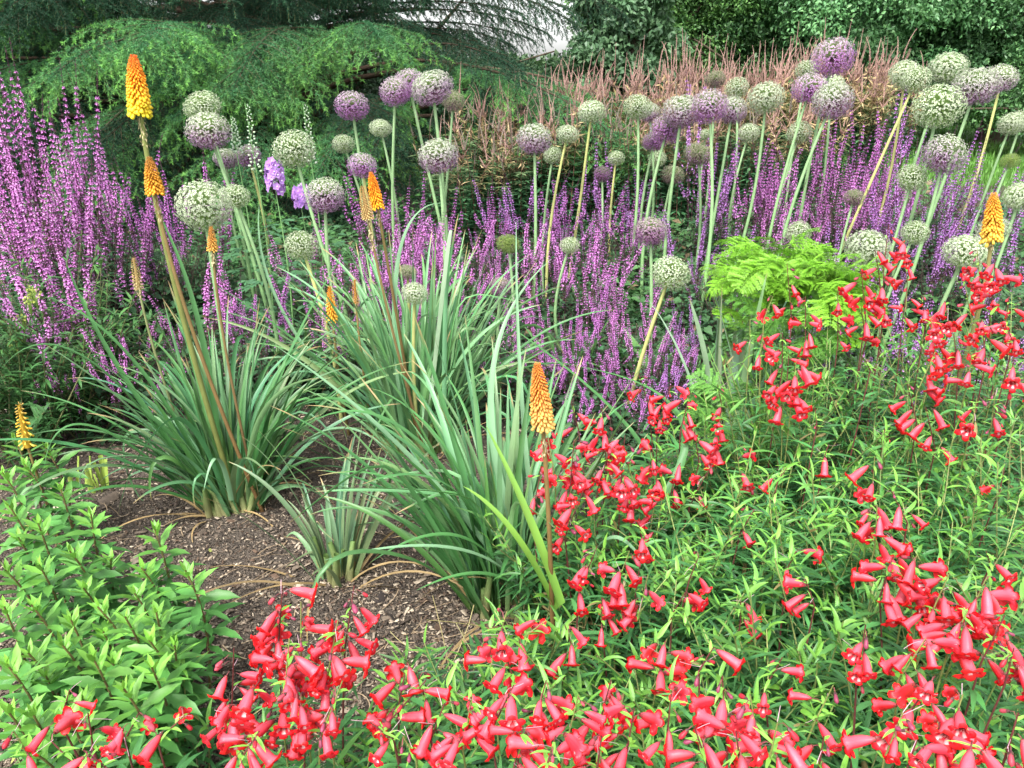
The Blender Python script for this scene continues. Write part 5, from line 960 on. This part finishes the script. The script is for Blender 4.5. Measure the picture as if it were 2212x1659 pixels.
for k, (cx, cy, ch, R, ns, lab) in PL.items():
    c = PZ(cx, cy, ch); b = np.array([c[0], c[1] + .03, 0.]); t = thing("penstemon_plant", lab, "penstemon", tuple(b), "red penstemons"); THG[k] = t; BASE[k] = b
    if ns == 0: continue
    keep = rng; rng = np.random.default_rng(800 + ord(k)); ml, ms = MB(), MB(); ns = int(ns * 1.25)
    a = U(0, 6.28, ns); rr = np.sqrt(rng.random(ns)) * R; B = b + np.stack([np.cos(a) * rr * .75, np.sin(a) * rr * .75, 0 * a], -1); az = a + rng.normal(0, .8, ns)
    L = ch * U(.75, 1.35, ns); L = L * (1.15 if k in 'IJMNQRLP' else 1); P = arch(B, az, U(.7, 1.5, ns), L, U(-.15, .5, ns), k=9, wob=.5); ms.tube(P, np.linspace(.003, .0014, 9)[None], jit((.22, .26, .09), ns, .3)[:, None] * np.ones((1, 9, 1)), k=4)
    m = 30; s = np.linspace(.18, 1, m) * 7.999; i = s.astype(int); pos = P[:, i] + (P[:, i + 1] - P[:, i]) * (s - i)[None, :, None]; tipf = np.broadcast_to(np.clip((s / 8 - .8) / .2, 0, 1), (ns, m)).ravel()
    N_ = ns * m; pos = pos.reshape(-1, 3); th = (np.arange(m) // 2 * 1.57 + (np.arange(m) % 2) * np.pi)[None] + U(0, 6.28, (ns, 1)); th = th.ravel() + rng.normal(0, .3, N_)
    ll = U(.055, .115, N_) * (1 - .5 * tipf); Q = arch(pos, th, U(.0, .75, N_) + tipf * .5, ll, U(.2, 1.3, N_), k=6, wob=.3); dkf = rng.random((N_, 1)) * .7
    vf = U(0, 1, (ns, 1)).repeat(m, 0).reshape(-1, 1); c_ = (PG * (1 - dkf * vf) + PD * dkf * vf) * (1 - tipf[:, None]) + PT * tipf[:, None]; c_ = c_ * U(.75, 1.3, (N_, 1)); dry = rng.random(N_) < .07 * (pos[:, 2] < ch * .6) + .01; c_[dry] = [.3, .24, .1]
    ml.ribbon(Q, U(.0028, .0056, (N_, 1)) * np.array([.45, 1, 1.0, .8, .5, .03])[None], c_[:, None] * np.ones((1, 6, 1)), fold=.3, twist=rng.normal(0, .4, (N_, 1)) * np.ones((1, 6)))
    # old bare stems and dry litter low inside
    n2 = ns; B2 = b + np.stack([U(-1, 1, n2) * R, U(-1, 1, n2) * R, U(.0, .12, n2)], -1); ms.tube(arch(B2, U(0, 6.28, n2), U(-.1, .6, n2), U(.1, .35, n2), U(-.2, .6, n2), k=6, wob=.7), np.full((1, 6), .0014), jit((.3, .26, .12), n2, .4)[:, None] * np.ones((1, 6, 1)), k=3)
    ml.build("foliage", M['leaf'], t, b); ms.build("stems", M['stem'], t, b); rng = keep
DARK = np.array([.13, .035, .035])
for si, (k, tp, bt, z, nf) in enumerate(SP):
    nf = max(1, int(round(nf * (1.5 if k == 'B' else 1.1 if k in 'JK' else .72 if k in 'CA' else .88)))) if nf > 2 else nf; z = z - (.1 if k in 'KO' else 0); b = BASE[k]; t = THG[k]; mid = PZ((tp[0] + bt[0]) / 2, (tp[1] + bt[1]) / 2, z); Tt = PY(*tp, mid[1]); Bb = PY(*bt, mid[1]); ax = Tt - Bb; ft = b + (Bb - b) * np.array([.75, .75, 0]); ft[1] = min(ft[1], b[1] + .15) if ft[1] > b[1] else ft[1]; ft[2] = .0
    q = np.linspace(0, 1, 9)[:, None]; lo = ft + (Bb - ft) * q + np.array([r.uniform(-.02, .02), 0, 0]) * np.sin(q * 3.14); up = Bb + ax * np.linspace(0, 1, 7)[1:, None]; P = np.concatenate([lo, up]); mb = MB(); mb.tube(P[None], np.linspace(.0026, .0011, len(P))[None], (DARK if r.random() < .7 else np.array([.2, .22, .07])), k=5)
    keep = rng; rng = r; m = 12; iz = r.integers(2, 8, m); Q = arch(P[iz], U(0, 6.28, m), U(0, .6, m), U(.05, .1, m), U(.3, 1.2, m), k=5); mb.ribbon(Q, U(.004, .007, (m, 1)) * np.array([.5, 1, .9, .55, .03])[None], jit(PG * 1.1, m, .2)[:, None] * np.ones((1, 5, 1)), fold=.3)
    m = 7; iz = r.integers(8, len(P) - 1, m); Q = arch(P[iz], U(0, 6.28, m), U(-.1, .6, m), U(.015, .035, m), U(.3, 1.2, m), k=4); mb.ribbon(Q, U(.002, .004, (m, 1)) * np.array([.6, 1, .7, .03])[None], jit(PT, m, .2)[:, None] * np.ones((1, 4, 1)), fold=.3)
    m = 2; iz = r.integers(8, len(P) - 1, m); Q = arch(P[iz] + [0, 0, .01], U(0, 6.28, m), U(-.3, .8, m), U(.02, .04, m), U(-.6, .9, m), k=5); mb.ribbon(Q, np.full((m, 5), .00045), C3(.45, .28, .33))
    # flower positions
    s = np.linspace(.02, .9, nf) + r.normal(0, .03, nf); s = np.clip(s, 0, .97); th = np.arange(nf) * 2.0 + r.uniform(0, 6.28); toward = r.random(nf) < .55; th = np.where(toward, -math.pi / 2 + r.normal(0, .9, nf), th)
    st = Bb + ax * s[:, None]; o = np.stack([np.cos(th), np.sin(th), 0 * th], -1); sz = r.uniform(.032, .05, nf) * (.9 if k in 'ABCDEF' else 1) * (.92 if z < .7 else .98); pd = st + o * r.uniform(.006, .022, (nf, 1)) + np.array([0, 0, .006]); isb = (s > .72) & (r.random(nf) < .6) | (r.random(nf) < .2)
    mb.ribbon(np.stack([st, (st + pd) / 2 + [0, 0, .006], pd], 1), np.full((nf, 3), .0009), DARK * 1.3); rng = keep
    stem = mb.build("flower_stem", M['stem'], t, ft); stem.location = Vector(ft) - Vector(b)
    for j in range(nf):
        down = r.uniform(.05, 1.1); d = Vector((o[j][0] * math.cos(down), o[j][1] * math.cos(down), -math.sin(down))); qn = d.to_track_quat('Z', 'Y'); L = sz[j]
        if isb[j]: part("flower_bud", BUD[r.integers(3)], stem, Vector(pd[j] - ft), qn.to_euler(), L * r.uniform(.35, .65))
        else: part("bell_flower", BELL[r.integers(5)], stem, Vector(pd[j] - ft), (qn @ Euler((0, 0, r.uniform(-.4, .4))).to_quaternion()).to_euler(), (L * r.uniform(.8, 1.08), L * r.uniform(.8, 1.08), L * 1.12))
for o in bpy.data.objects:
    if '_w' in o: del o['_w']
